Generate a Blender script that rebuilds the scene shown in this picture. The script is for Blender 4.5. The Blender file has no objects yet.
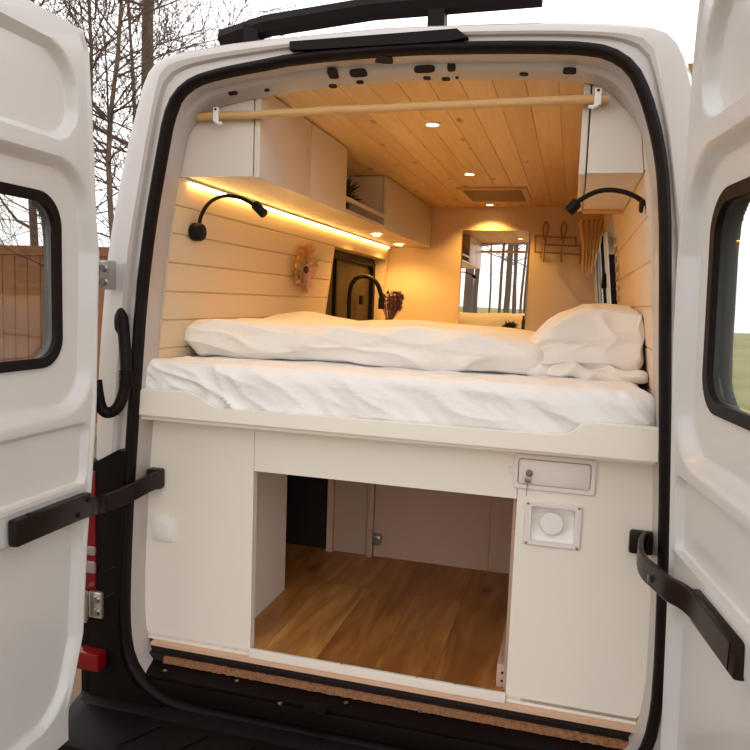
import bpy, bmesh, math, random
from mathutils import Vector, Matrix, noise
random.seed(7)
C = bpy.context.scene.collection
PI = math.pi

# ------------------------------------------------------------------ camera
YAW, PIT, ROL, FPX = -0.265486371, -0.103527333, 0.0365225178, 716.978
CAM = Vector((0.54, -1.976, 1.77))
_f = Vector((math.sin(YAW)*math.cos(PIT), math.cos(YAW)*math.cos(PIT), math.sin(PIT)))
_r = Vector((math.cos(YAW), -math.sin(YAW), 0)); _u = _r.cross(_f)
CR = _r*math.cos(ROL) + _u*math.sin(ROL)
CU = -_r*math.sin(ROL) + _u*math.cos(ROL)
cd = bpy.data.cameras.new('camera'); cam = bpy.data.objects.new('camera', cd); C.objects.link(cam)
cd.sensor_width = 36; cd.lens = 36*FPX/750; cd.clip_end = 500; cd.clip_start = .02
m = Matrix((CR, CU, -_f)).transposed().to_4x4(); m.translation = CAM
cam.matrix_world = m
bpy.context.scene.camera = cam

def ray(px, py): return CR*((px-375)/FPX) - CU*((py-375)/FPX) + _f
# survey helpers: the point where a sight line meets a real plane of the van
def oy(px, py, y): r = ray(px, py); return CAM + r*((y-CAM.y)/r.y)
def ox(px, py, x): r = ray(px, py); return CAM + r*((x-CAM.x)/r.x)
def oz(px, py, z): r = ray(px, py); return CAM + r*((z-CAM.z)/r.z)

# ------------------------------------------------------------------ materials
def mat(name, col, rough=.5, metal=0, bump=0, bscale=40, var=0, vscale=6, emit=None, es=0, trans=0, spec=.5, ior=1.45, coat=0, sheen=0, stretch=None, sss=0):
    mt = bpy.data.materials.new(name); mt.use_nodes = True
    nt = mt.node_tree; b = nt.nodes['Principled BSDF']
    b.inputs['Base Color'].default_value = (*col, 1); b.inputs['Roughness'].default_value = rough
    b.inputs['Metallic'].default_value = metal; b.inputs['IOR'].default_value = ior
    b.inputs['Transmission Weight'].default_value = trans; b.inputs['Coat Weight'].default_value = coat
    b.inputs['Sheen Weight'].default_value = sheen; b.inputs['Specular IOR Level'].default_value = spec
    if emit: b.inputs['Emission Color'].default_value = (*emit, 1); b.inputs['Emission Strength'].default_value = es
    tc = nt.nodes.new('ShaderNodeTexCoord'); mp = nt.nodes.new('ShaderNodeMapping')
    nt.links.new(tc.outputs['Object'], mp.inputs['Vector'])
    if stretch: mp.inputs['Scale'].default_value = stretch
    if var:
        n = nt.nodes.new('ShaderNodeTexNoise'); n.inputs['Scale'].default_value = vscale; n.inputs['Detail'].default_value = 4
        nt.links.new(mp.outputs[0], n.inputs['Vector'])
        mx = nt.nodes.new('ShaderNodeMix'); mx.data_type = 'RGBA'
        mx.inputs[6].default_value = (*[c*(1-var) for c in col], 1); mx.inputs[7].default_value = (*[min(1, c*(1+var)) for c in col], 1)
        nt.links.new(n.outputs['Fac'], mx.inputs[0]); nt.links.new(mx.outputs[2], b.inputs['Base Color'])
    if bump:
        n = nt.nodes.new('ShaderNodeTexNoise'); n.inputs['Scale'].default_value = bscale; n.inputs['Detail'].default_value = 3
        nt.links.new(mp.outputs[0], n.inputs['Vector'])
        bp = nt.nodes.new('ShaderNodeBump'); bp.inputs['Strength'].default_value = bump; bp.inputs['Distance'].default_value = .01
        nt.links.new(n.outputs['Fac'], bp.inputs['Height']); nt.links.new(bp.outputs[0], b.inputs['Normal'])
    return mt

def plank_mat(name, c1, c2, dark, along='y', bw=1.2, bh=.16, rough=.45, seam=.004, grain=1.0, knots=.5, gs=(1.6, 26, 1), ks=(2.6, 6.5, 1), kr_=(.03, .09)):
    """boards running along y: a brick pattern for the boards, stretched noise for grain, voronoi for knots"""
    mt = bpy.data.materials.new(name); mt.use_nodes = True
    nt = mt.node_tree; N = nt.nodes.new; L = nt.links.new; b = nt.nodes['Principled BSDF']
    b.inputs['Roughness'].default_value = rough
    tc = N('ShaderNodeTexCoord'); sx = N('ShaderNodeSeparateXYZ'); L(tc.outputs['Object'], sx.inputs[0])
    cb = N('ShaderNodeCombineXYZ')
    ax = {'y': ('Y', 'X'), 'z': ('Y', 'Z')}[along]
    L(sx.outputs[ax[0]], cb.inputs['X']); L(sx.outputs[ax[1]], cb.inputs['Y'])
    br = N('ShaderNodeTexBrick'); L(cb.outputs[0], br.inputs['Vector'])
    br.inputs['Scale'].default_value = 1; br.inputs['Brick Width'].default_value = bw; br.inputs['Row Height'].default_value = bh
    br.inputs['Mortar Size'].default_value = seam; br.inputs['Mortar Smooth'].default_value = .2; br.inputs['Bias'].default_value = 0
    br.inputs['Color1'].default_value = (0, 0, 0, 1); br.inputs['Color2'].default_value = (1, 1, 1, 1); br.inputs['Mortar'].default_value = (.5, .5, .5, 1)
    br.offset = .37
    # grain, shifted per board
    ms = N('ShaderNodeVectorMath'); ms.operation = 'MULTIPLY'; ms.inputs[1].default_value = gs; L(cb.outputs[0], ms.inputs[0])
    ad = N('ShaderNodeVectorMath'); ad.operation = 'ADD'; L(ms.outputs[0], ad.inputs[0])
    sc = N('ShaderNodeVectorMath'); sc.operation = 'SCALE'; sc.inputs['Scale'].default_value = 13.7; L(br.outputs['Color'], sc.inputs[0]); L(sc.outputs[0], ad.inputs[1])
    n1 = N('ShaderNodeTexNoise'); n1.inputs['Scale'].default_value = 1.6; n1.inputs['Detail'].default_value = 6; n1.inputs['Distortion'].default_value = .8; L(ad.outputs[0], n1.inputs['Vector'])
    m1 = N('ShaderNodeMix'); m1.data_type = 'RGBA'; m1.inputs[6].default_value = (*c1, 1); m1.inputs[7].default_value = (*c2, 1); L(br.outputs['Color'], m1.inputs[0])
    rp = N('ShaderNodeValToRGB'); rp.color_ramp.elements[0].position = .36; rp.color_ramp.elements[1].position = .66
    rp.color_ramp.elements[0].color = (*dark, 1); rp.color_ramp.elements[1].color = (1, 1, 1, 1); L(n1.outputs['Fac'], rp.inputs[0])
    m2 = N('ShaderNodeMix'); m2.data_type = 'RGBA'; m2.blend_type = 'MULTIPLY'; m2.inputs[0].default_value = grain
    L(m1.outputs[2], m2.inputs[6]); L(rp.outputs[0], m2.inputs[7])
    # knots
    k = N('ShaderNodeVectorMath'); k.operation = 'MULTIPLY'; k.inputs[1].default_value = ks; L(cb.outputs[0], k.inputs[0])
    vo = N('ShaderNodeTexVoronoi'); vo.inputs['Scale'].default_value = 1.0; L(k.outputs[0], vo.inputs['Vector'])
    kr = N('ShaderNodeValToRGB'); kr.color_ramp.elements[0].position = kr_[0]; kr.color_ramp.elements[1].position = kr_[1]
    kr.color_ramp.elements[0].color = (.25, .12, .06, 1); kr.color_ramp.elements[1].color = (1, 1, 1, 1); L(vo.outputs['Distance'], kr.inputs[0])
    m3 = N('ShaderNodeMix'); m3.data_type = 'RGBA'; m3.blend_type = 'MULTIPLY'; m3.inputs[0].default_value = knots
    L(m2.outputs[2], m3.inputs[6]); L(kr.outputs[0], m3.inputs[7])
    m4 = N('ShaderNodeMix'); m4.data_type = 'RGBA'; L(br.outputs['Fac'], m4.inputs[0]); L(m3.outputs[2], m4.inputs[6])
    m4.inputs[7].default_value = (c1[0]*.25, c1[1]*.2, c1[2]*.15, 1)
    L(m4.outputs[2], b.inputs['Base Color'])
    return mt

M = {}
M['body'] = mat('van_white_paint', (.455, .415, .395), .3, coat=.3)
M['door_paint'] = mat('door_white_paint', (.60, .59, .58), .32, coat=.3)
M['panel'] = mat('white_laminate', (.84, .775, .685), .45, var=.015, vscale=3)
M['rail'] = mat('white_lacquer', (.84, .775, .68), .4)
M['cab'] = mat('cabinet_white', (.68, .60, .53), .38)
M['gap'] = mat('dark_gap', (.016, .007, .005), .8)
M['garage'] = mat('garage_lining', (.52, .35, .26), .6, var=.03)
M['black'] = mat('black_plastic', (.005, .0022, .002), .5, spec=.14, bump=.15, bscale=250)
M['rubber'] = mat('black_rubber', (.006, .0025, .0025), .55, spec=.2)
M['strap'] = mat('strap_metal_black', (.012, .006, .005), .35, spec=.3)
M['red'] = mat('red_lens', (.16, .003, .005), .15, spec=.6)
M['clearlens'] = mat('grey_lens', (.25, .2, .18), .1, coat=1)
M['steel'] = mat('zinc_steel', (.62, .6, .57), .3, metal=.85)
M['screw'] = mat('screw_steel', (.35, .34, .33), .3, metal=1)
M['sheet'] = mat('white_cotton', (.84, .815, .80), .85, sheen=.2, bump=.25, bscale=60)
M['duvet'] = mat('duvet_cotton', (.83, .79, .745), .85, sheen=.2, bump=.35, bscale=30)
M['pillow'] = mat('pillow_cotton', (.78, .72, .665), .85, sheen=.2, bump=.3, bscale=30)
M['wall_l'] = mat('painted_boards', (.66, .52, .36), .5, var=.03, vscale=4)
M['wall_r'] = mat('painted_boards_lit', (.76, .60, .44), .5, var=.03, vscale=4)  # lighter than the left boards: lamp light put into the colour
M['bulk'] = mat('bulkhead_paint', (.70, .55, .37), .55)
M['pine'] = plank_mat('pine_ceiling', (.66, .46, .235), (.76, .56, .31), (.82, .72, .56), bw=2.4, bh=.0922, seam=.0, grain=.6, knots=.85, rough=.36, gs=(1.3, 18, 1), ks=(3.2, 10, 1), kr_=(.05, .14))
M['oak'] = plank_mat('oak_floor', (.46, .19, .042), (.72, .36, .10), (.52, .38, .28), bw=1.15, bh=.19, seam=.0007, grain=.85, knots=.9, gs=(1.5, 9, 1), ks=(2.2, 4.2, 1), kr_=(.045, .15), rough=.38)
M['ply'] = mat('plywood_edge', (.66, .43, .29), .7, var=.2, vscale=60, stretch=(1, 4, 14))
M['chip'] = mat('rough_particle_board', (.30, .135, .06), .9, bump=1, bscale=160, var=.6, vscale=120)
M['rod'] = mat('pale_wood_rod', (.62, .37, .15), .5, var=.15, vscale=12, stretch=(1, 12, 12))
M['rattan'] = mat('rattan', (.42, .19, .08), .5, var=.2, vscale=50)
M['mirror'] = mat('mirror_glass', (.93, .90, .86), .0, metal=1)
M['glass'] = mat('clear_glass', (.97, .98, .97), .02, trans=1, ior=1.45)
M['pane'] = mat('window_pane', (.75, .80, .80), .02)
nt = M['pane'].node_tree; tr = nt.nodes.new('ShaderNodeBsdfTransparent'); gl = nt.nodes.new('ShaderNodeBsdfGlossy'); mx = nt.nodes.new('ShaderNodeMixShader')
tr.inputs[0].default_value = (.86, .88, .87, 1); gl.inputs['Roughness'].default_value = .02; mx.inputs[0].default_value = .07
nt.links.new(tr.outputs[0], mx.inputs[1]); nt.links.new(gl.outputs[0], mx.inputs[2]); nt.links.new(mx.outputs[0], nt.nodes['Material Output'].inputs['Surface'])
M['blind'] = mat('brown_blind', (.055, .032, .010), .6, var=.1, spec=.3)
M['winframe'] = mat('window_black', (.007, .004, .003), .5, spec=.2)
M['whiteplastic'] = mat('white_plastic', (.84, .81, .77), .35)
M['hatch'] = mat('hatch_plastic', (.80, .715, .69), .35)
M['flower_or'] = mat('dried_orange', (.62, .33, .10), .8, var=.3, vscale=30)
M['flower_pk'] = mat('dried_pink', (.70, .44, .33), .8, var=.3, vscale=30)
M['flower_dk'] = mat('dried_dark', (.09, .03, .02), .8)
M['twig'] = mat('dried_twig', (.60, .42, .14), .8)
M['lavender'] = mat('dried_lavender', (.20, .11, .11), .9, var=.4, vscale=60)
M['plant'] = mat('dark_leaves', (.03, .035, .018), .6, var=.3)
M['pot'] = mat('dark_pot', (.03, .025, .022), .6)
M['bark'] = mat('tree_bark', (.12, .085, .06), .9, bump=.8, bscale=14, var=.35, vscale=5, stretch=(3, 3, .6))
M['twigbark'] = mat('twig_bark', (.10, .062, .05), .9)
M['grass'] = mat('field_grass', (.30, .27, .10), 1, var=.5, vscale=.35)
M['earth'] = mat('leaf_litter', (.20, .13, .08), 1, var=.4, vscale=4)
M['fence'] = mat('brown_fence_wood', (.22, .085, .035), .8, var=.3, vscale=9, stretch=(6, 6, .5))
M['curtain'] = mat('golden_curtain', (.95, .76, .46), .85)
nt = M['curtain'].node_tree; tl = nt.nodes.new('ShaderNodeBsdfTranslucent'); tl.inputs[0].default_value = (.95, .78, .50, 1); mx = nt.nodes.new('ShaderNodeMixShader'); mx.inputs[0].default_value = .45
nt.links.new(nt.nodes['Principled BSDF'].outputs[0], mx.inputs[1]); nt.links.new(tl.outputs[0], mx.inputs[2]); nt.links.new(mx.outputs[0], nt.nodes['Material Output'].inputs['Surface'])
M['blindwhite'] = mat('white_blind', (.88, .86, .84), .7)
nt = M['blindwhite'].node_tree; tl = nt.nodes.new('ShaderNodeBsdfTranslucent'); tl.inputs[0].default_value = (.88, .87, .86, 1); mx = nt.nodes.new('ShaderNodeMixShader'); mx.inputs[0].default_value = .5
nt.links.new(nt.nodes['Principled BSDF'].outputs[0], mx.inputs[1]); nt.links.new(tl.outputs[0], mx.inputs[2]); nt.links.new(mx.outputs[0], nt.nodes['Material Output'].inputs['Surface'])
M['trimgrey'] = mat('grey_webbing', (.40, .31, .26), .8)
M['led'] = mat('led_strip_light', (1, .8, .5), .5, emit=(1, .58, .15), es=52)
M['spot'] = mat('spot_led', (1, .9, .7), .5, emit=(1, .72, .38), es=22)
M['vent'] = mat('vent_brown', (.16, .07, .03), .6)
M['chrome'] = mat('chrome', (.7, .7, .7), .15, metal=1)
M['counter'] = mat('oak_worktop', (.50, .30, .14), .5, var=.2, vscale=5, stretch=(8, 1, 1))

# ------------------------------------------------------------------ mesh helpers
class MB:
    def __init__(s): s.bm = bmesh.new()
    def box(s, c, d, bev=0, rot=None, seg=2):
        r = bmesh.ops.create_cube(s.bm, size=1); vs = r['verts']
        for v in vs: v.co = Vector((v.co.x*d[0], v.co.y*d[1], v.co.z*d[2]))
        if bev:
            es = list({e for v in vs for e in v.link_edges})
            rb = bmesh.ops.bevel(s.bm, geom=es, offset=min(bev, min(d)*.45), segments=seg, affect='EDGES', profile=.6)
            vs = list({v for f in rb['faces'] for v in f.verts} | {v for v in vs if v.is_valid})
        for v in vs: v.co = (rot @ v.co if rot else v.co) + Vector(c)
        return s
    def bb(s, x0, x1, y0, y1, z0, z1, bev=0): return s.box(((x0+x1)/2, (y0+y1)/2, (z0+z1)/2), (abs(x1-x0), abs(y1-y0), abs(z1-z0)), bev)
    def tube(s, pts, rad, n=8, cap=True):
        pts = [Vector(p) for p in pts]; rings = []; up = None
        if not hasattr(rad, '__len__'): rad = [rad]*len(pts)
        for i, p in enumerate(pts):
            t = (pts[min(i+1, len(pts)-1)]-pts[max(i-1, 0)])
            t = t.normalized() if t.length > 1e-9 else Vector((0, 0, 1))
            if up is None:
                a = Vector((0, 0, 1)) if abs(t.z) < .9 else Vector((1, 0, 0)); up = (a - t*a.dot(t)).normalized()
            else:
                up = up - t*up.dot(t); up = up.normalized() if up.length > 1e-6 else t.orthogonal().normalized()
            w = t.cross(up)
            rings.append([s.bm.verts.new(p + (up*math.cos(2*PI*k/n) + w*math.sin(2*PI*k/n))*rad[i]) for k in range(n)])
        for a, b in zip(rings, rings[1:]):
            for k in range(n): s.bm.faces.new((a[k], a[(k+1) % n], b[(k+1) % n], b[k]))
        if cap:
            s.bm.faces.new(rings[0][::-1]); s.bm.faces.new(rings[-1])
        return s
    def ribbon(s, pts, ws, half, thick):
        """flat bar swept along pts; ws = across direction (unit), half width, thickness"""
        pts = [Vector(p) for p in pts]; rings = []
        for i, p in enumerate(pts):
            t = (pts[min(i+1, len(pts)-1)]-pts[max(i-1, 0)]).normalized()
            w = Vector(ws); w = (w - t*w.dot(t)).normalized(); nrm = t.cross(w)
            rings.append([s.bm.verts.new(p + w*half*a + nrm*thick*b) for a, b in ((-1, -.5), (-.9, -.75), (.9, -.75), (1, -.5), (1, .5), (.9, .75), (-.9, .75), (-1, .5))])
        n = 8
        for a, b in zip(rings, rings[1:]):
            for k in range(n): s.bm.faces.new((a[k], a[(k+1) % n], b[(k+1) % n], b[k]))
        s.bm.faces.new(rings[0][::-1]); s.bm.faces.new(rings[-1]); return s
    def lathe(s, prof, c, axis='z', n=24, cap=True):
        c = Vector(c); rings = []
        for r, h in prof:
            ring = []
            for k in range(n):
                a = 2*PI*k/n; q = (r*math.cos(a), r*math.sin(a), h)
                v = {'z': Vector(q), 'y': Vector((q[0], q[2], q[1])), 'x': Vector((q[2], q[0], q[1]))}[axis]
                ring.append(s.bm.verts.new(c+v))
            rings.append(ring)
        for a, b in zip(rings, rings[1:]):
            for k in range(n): s.bm.faces.new((a[k], a[(k+1) % n], b[(k+1) % n], b[k]))
        if cap: s.bm.faces.new(rings[0][::-1]); s.bm.faces.new(rings[-1])
        return s
    def prism(s, poly, off):
        """closed 3-D polygon pushed along off"""
        off = Vector(off); a = [s.bm.verts.new(Vector(p)) for p in poly]; b = [s.bm.verts.new(Vector(p)+off) for p in poly]
        s.bm.faces.new(a); s.bm.faces.new(b[::-1]); n = len(a)
        for k in range(n): s.bm.faces.new((a[k], b[k], b[(k+1) % n], a[(k+1) % n]))
        return s
    def loops(s, loops, closed=True):
        rs = [[s.bm.verts.new(Vector(p)) for p in l] for l in loops]
        n = len(rs[0])
        for a, b in zip(rs, rs[1:]):
            for k in range(n if closed else n-1): s.bm.faces.new((a[k], a[(k+1) % n], b[(k+1) % n], b[k]))
        return s
    def blob(s, c, r, n=2, jit=0, seed=0):
        rr = bmesh.ops.create_icosphere(s.bm, subdivisions=n, radius=1)
        for v in rr['verts']:
            k = 1 + jit*noise.noise(v.co*2.3 + Vector((seed, seed*1.7, 0)))
            v.co = Vector((v.co.x*r[0], v.co.y*r[1], v.co.z*r[2]))*k + Vector(c)
        return s
    def leaf(s, p, d, n, ln, w):
        """a small pointed leaf with a fold: p base, d direction, n normal"""
        p, d, n = Vector(p), Vector(d).normalized(), Vector(n); sd = d.cross(n)
        sd = sd.normalized() if sd.length > 1e-5 else d.orthogonal().normalized(); n = sd.cross(d)
        q = [p, p+d*ln*.4+sd*w+n*w*.35, p+d*ln, p+d*ln*.4-sd*w+n*w*.35, p+d*ln*.45]
        v = [s.bm.verts.new(x) for x in q]
        s.bm.faces.new((v[0], v[1], v[4])); s.bm.faces.new((v[1], v[2], v[4])); s.bm.faces.new((v[2], v[3], v[4])); s.bm.faces.new((v[3], v[0], v[4]))
        return s
    def build(s, name, mt, parent=None, smooth=40, loc=None, mats=None):
        bmesh.ops.recalc_face_normals(s.bm, faces=s.bm.faces[:])
        off = Vector((0, 0, 0))
        if parent is not None:
            p = parent
            while p is not None: off += p.location; p = p.parent
        elif loc is not None: off = Vector(loc)
        for v in s.bm.verts: v.co -= off
        me = bpy.data.meshes.new(name); s.bm.to_mesh(me); s.bm.free()
        me.materials.append(M[mt] if isinstance(mt, str) else mt)
        o = bpy.data.objects.new(name, me); C.objects.link(o)
        if parent is not None: o.parent = parent
        elif loc is not None: o.location = off
        if smooth:
            for p in me.polygons: p.use_smooth = True
            try: me.set_sharp_from_angle(angle=math.radians(smooth))
            except Exception: pass
        return o

def tag(o, label=None, cat=None, group=None, kind=None):
    if label: o['label'] = label
    if cat: o['category'] = cat
    if group: o['group'] = group
    if kind: o['kind'] = kind
    return o
def thing(name, label, cat, loc=(0, 0, 0), group=None):
    o = bpy.data.objects.new(name, None); C.objects.link(o); o.location = loc; o.empty_display_size = .05
    return tag(o, label, cat, group)
def copy_tree(o, parent=None):
    c = o.copy(); C.objects.link(c)
    if parent: c.parent = parent
    for ch in list(o.children): copy_tree(ch, c)
    return c
def smooth_pts(pts, it=2, closed=False):
    pts = [Vector(p) for p in pts]
    for _ in range(it):
        q = [] if closed else [pts[0]]
        rng = range(len(pts)) if closed else range(len(pts)-1)
        for i in rng:
            a, b = pts[i], pts[(i+1) % len(pts)]
            q += [a*.75+b*.25, a*.25+b*.75]
        if not closed: q.append(pts[-1])
        pts = q
    return pts
def lerp_tab(t, z):
    if z <= t[0][0]: return t[0][1]
    for (a, va), (b, vb) in zip(t, t[1:]):
        if z <= b: return va + (vb-va)*(z-a)/(b-a)
    return t[-1][1]
def sstep(a, b, x):
    t = max(0, min(1, (x-a)/(b-a))); return t*t*(3-2*t)

# inner wall planes lean inwards towards the roof
def XL(z): return -(.695 + (2.14-z)*.12)
def XR(z): return .700 + (2.14-z)*.12
ZC, YB, ZF = 2.41, 2.87, .610            # ceiling, bulkhead, load floor
YP = .10                                  # front of the storage panels under the bed

# ================================================================== SETTING: inside of the van
# ceiling: tongue-and-groove boards running lengthwise
b = MB(); x = -.74; prof = []
while x < .74:
    w = .0922; prof += [(x, ZC+.003), (x+.002, ZC), (x+w-.002, ZC), (x+w, ZC+.003)]; x += w
b.loops([[(px, .095, pz) for px, pz in prof], [(px, YB+.02, pz) for px, pz in prof]], closed=False)
b.bb(-.74, .74, .095, YB+.02, ZC+.012, ZC+.03)
tag(b.build('ceiling', 'pine', smooth=0), kind='structure')

def boarded(zs, xf, y0, y1, sgn):
    """horizontal boards with V grooves at zs, on a leaning wall"""
    b = MB(); prof = []
    for a, c in zip(zs, zs[1:]):
        prof += [(xf(a)+sgn*.006, a), (xf(a+.004), a+.004), (xf(c-.004), c-.004), (xf(c)+sgn*.006, c)]
    b.loops([[(px, y0, pz) for px, pz in prof], [(px, y1, pz) for px, pz in prof]], closed=False)
    b.loops([[(px+sgn*.02, y0, pz) for px, pz in prof], [(px+sgn*.02, y1, pz) for px, pz in prof]], closed=False)
    for y in (y0, y1): b.loops([[(px, y, pz) for px, pz in prof], [(px+sgn*.02, y, pz) for px, pz in prof]], closed=False)
    return b
GZ = [1.30, 1.395, 1.49, 1.585, 1.68, 1.775, 1.868, 1.962, 2.05, 2.145, 2.24, 2.33, 2.43]
WY0, WY1, WZ0, WZ1 = 1.70, 2.80, 1.45, 2.05        # opening of the side window
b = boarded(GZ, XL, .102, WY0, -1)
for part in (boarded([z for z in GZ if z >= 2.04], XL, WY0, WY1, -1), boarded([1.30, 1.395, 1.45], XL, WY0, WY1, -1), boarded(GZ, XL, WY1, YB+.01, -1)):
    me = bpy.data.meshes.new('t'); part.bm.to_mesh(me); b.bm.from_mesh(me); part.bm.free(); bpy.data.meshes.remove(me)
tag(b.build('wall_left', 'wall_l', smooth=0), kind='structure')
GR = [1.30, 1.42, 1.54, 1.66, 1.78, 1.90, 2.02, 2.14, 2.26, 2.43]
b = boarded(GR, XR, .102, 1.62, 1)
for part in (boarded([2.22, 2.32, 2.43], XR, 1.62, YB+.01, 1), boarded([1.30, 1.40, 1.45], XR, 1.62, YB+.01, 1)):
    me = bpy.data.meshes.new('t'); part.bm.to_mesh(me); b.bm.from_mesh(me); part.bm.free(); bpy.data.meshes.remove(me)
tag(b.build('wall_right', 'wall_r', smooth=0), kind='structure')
b = MB(); b.bb(-.82, .82, YB, YB+.02, .60, 2.44)
tag(b.build('wall_back', 'bulk', smooth=0), kind='structure')
# load floor
b = MB(); b.bb(-.80, .80, .10, YB, .600, ZF)
tag(b.build('floor', 'oak', smooth=0), kind='structure')
# outer steel skin of the lower sides, so the storage space is closed
for s, nm in ((-1, 'trim_1'), (1, 'trim_2')):
    b = MB(); b.bb(s*.80, s*.83, .11, YB+.02, .60, 1.46)
    tag(b.build(nm, 'gap', smooth=0), kind='structure')

# side window on the left, set back in a reveal
b = MB()
xo = XL(1.75)-.075
b.prism([(XL(WZ1), WY0, WZ1), (xo, WY0, WZ1), (xo, WY1, WZ1), (XL(WZ1), WY1, WZ1)], (0, 0, .012))
b.prism([(XL(WZ0)+.001, WY1-.004, WZ0), (XL(WZ1)+.001, WY1-.004, WZ1), (xo, WY1-.004, WZ1), (xo, WY1-.004, WZ0)], (0, .003, 0))
b.prism([(XL(WZ0), WY0, WZ0), (XL(WZ1), WY0, WZ1), (xo, WY0, WZ1), (xo, WY0, WZ0)], (0, -.012, 0))
b.prism([(XL(WZ0), WY0, WZ0), (xo, WY0, WZ0), (xo, WY1, WZ0), (XL(WZ0), WY1, WZ0)], (0, 0, -.012))
win = tag(b.build('window_1', 'wall_l', smooth=0), kind='structure')
def rrect(y0, y1, z0, z1, r, n=6):
    pts = []
    for cy, cz, a0 in ((y1-r, z1-r, 0), (y0+r, z1-r, 90), (y0+r, z0+r, 180), (y1-r, z0+r, 270)):
        for k in range(n+1):
            a = math.radians(a0+90*k/n); pts.append((cy+r*math.cos(a), cz+r*math.sin(a)))
    return pts
b = MB(); o_, i_ = rrect(WY0+.005, WY1-.005, WZ0, WZ1-.004, .07), rrect(WY0+.05, WY1-.05, WZ0+.05, WZ1-.05, .05)
b.loops([[(xo, y, z) for y, z in o_], [(xo+.035, y, z) for y, z in o_], [(xo+.035, y, z) for y, z in i_], [(xo, y, z) for y, z in i_]])
b.bb(xo, xo+.03, 1.98, 2.02, WZ0+.03, WZ1-.03)
b.build('window_frame', 'winframe', win)
b = MB(); b.bb(xo, xo+.006, WY0+.03, WY1-.03, WZ0+.03, WZ1-.03); b.build('blind', 'blind', win, smooth=0)
b = MB(); b.bb(xo+.03, xo+.055, 2.44, 2.50, 1.74, 1.80, .006); b.build('latch', 'winframe', win)

# ================================================================== VAN BODY
van = thing('van', 'white panel van with both rear doors open, converted into a camper', 'van', (0, 0, 0))
seal_in = [(0, .45), (-.5, .45), (-.65, .465), (-.724, .505), (-.769, .557), (-.79, .63), (-.795, .75), (-.787, 1.0), (-.772, 1.25), (-.756, 1.464), (-.735, 1.75), (-.705, 1.974),
           (-.67, 2.155), (-.64, 2.302), (-.61, 2.351), (-.558, 2.383), (-.481, 2.398), (-.396, 2.409), (-.253, 2.428), (.045, 2.436), (.235, 2.43), (.391, 2.423), (.547, 2.411),
           (.615, 2.383), (.656, 2.331), (.707, 2.186), (.731, 2.046), (.75, 1.78), (.767, 1.542), (.783, 1.334), (.798, 1.067), (.809, .75), (.80, .62), (.775, .55), (.72, .49), (.62, .455), (.5, .45)]
seal_in = [(v.x - (.007 if v.x < -.4 else 0), v.y) for v in smooth_pts([(x, z, 0) for x, z in seal_in], 1, True)]
NR = 200
def resample(poly, c=(0, 1.45)):
    out = []
    for k in range(NR):
        a = 2*PI*k/NR; d = (math.sin(a)*.76, -math.cos(a)*1.0); best = None
        for (x0, z0), (x1, z1) in zip(poly, poly[1:]+poly[:1]):
            ex, ez = x1-x0, z1-z0; det = d[0]*(-ez) + ex*d[1]
            if abs(det) < 1e-12: continue
            qx, qz = x0-c[0], z0-c[1]
            t = (qx*(-ez) + ex*qz)/det; u = (d[0]*qz - d[1]*qx)/det
            if t > 0 and -1e-6 <= u <= 1+1e-6 and (best is None or t < best): best = t
        out.append((c[0]+d[0]*best, c[1]+d[1]*best))
    return out
S0 = resample(seal_in)
def offs(P, f):
    n = len(P); out = []
    for k in range(n):
        (x0, z0), (x1, z1) = P[(k-2) % n], P[(k+2) % n]; tx, tz = x1-x0, z1-z0; l = math.hypot(tx, tz)
        nx, nz = tz/l, -tx/l; d = f(P[k]) if callable(f) else f
        out.append((P[k][0]+nx*d, P[k][1]+nz*d))
    return out
def at_y(P, y): return [(x, y(x, z) if callable(y) else y, z) for x, z in P]
# jamb: from the seal inwards to where the lining starts; at the top it becomes the header with its step
def hdr(z): return sstep(2.25, 2.38, z)
def jin(P): return -.004 - .022*hdr(P[1])
rings = [at_y(offs(S0, .012), -.012), at_y(offs(S0, 0), 0), at_y(offs(S0, lambda p: (.004 if p[0] < 0 else -.002)-.006*hdr(p[1])), .045), at_y(offs(S0, lambda p: (.004 if p[0] < 0 else -.003)-.020*hdr(p[1])), .052), at_y(offs(S0, lambda p: (.010 if p[0] < 0 else -.004)*(1-hdr(p[1])) - .036*hdr(p[1])), .102), at_y(offs(S0, .03), .108)]
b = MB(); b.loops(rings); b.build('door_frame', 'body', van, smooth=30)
# painted face round the opening: seal flange, water channel, ridge, rounded corner, side wall
def low(z): return 1-sstep(.5, .75, z)
topw = lambda p: sstep(2.15, 2.40, p[1])
def yo(base, top): return lambda x, z: base + (top-base)*sstep(2.3, 2.46, z)
def cut(P): return P
def chk(P): return [(v.x, v.y) for v in smooth_pts([(x, z, 0) for x, z in P], 2, True)]
def sym(h): return h + [(-x, z) for x, z in h[::-1]]
L3 = resample(chk(sym([(0, 2.492), (.40, 2.478), (.588, 2.462), (.664, 2.449), (.695, 2.425), (.712, 2.35), (.735, 2.25), (.763, 2.1), (.797, 1.93), (.822, 1.74), (.85, 1.42), (.87, 1.1), (.885, .8), (.87, .6), (.80, .46), (.6, .40), (0, .39)])))
L4 = resample(chk(sym([(0, 2.522), (.40, 2.512), (.587, 2.498), (.685, 2.484), (.735, 2.467), (.770, 2.425), (.79, 2.36), (.842, 2.2), (.892, 1.978), (.915, 1.82), (.945, 1.5), (.955, 1.0), (.94, .6), (.88, .44), (.6, .37), (0, .36)])))
def mix(A, B, f): return [(a[0]+(b_[0]-a[0])*f, a[1]+(b_[1]-a[1])*f) for a, b_ in zip(A, B)]
SO = offs(S0, .030)
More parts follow.
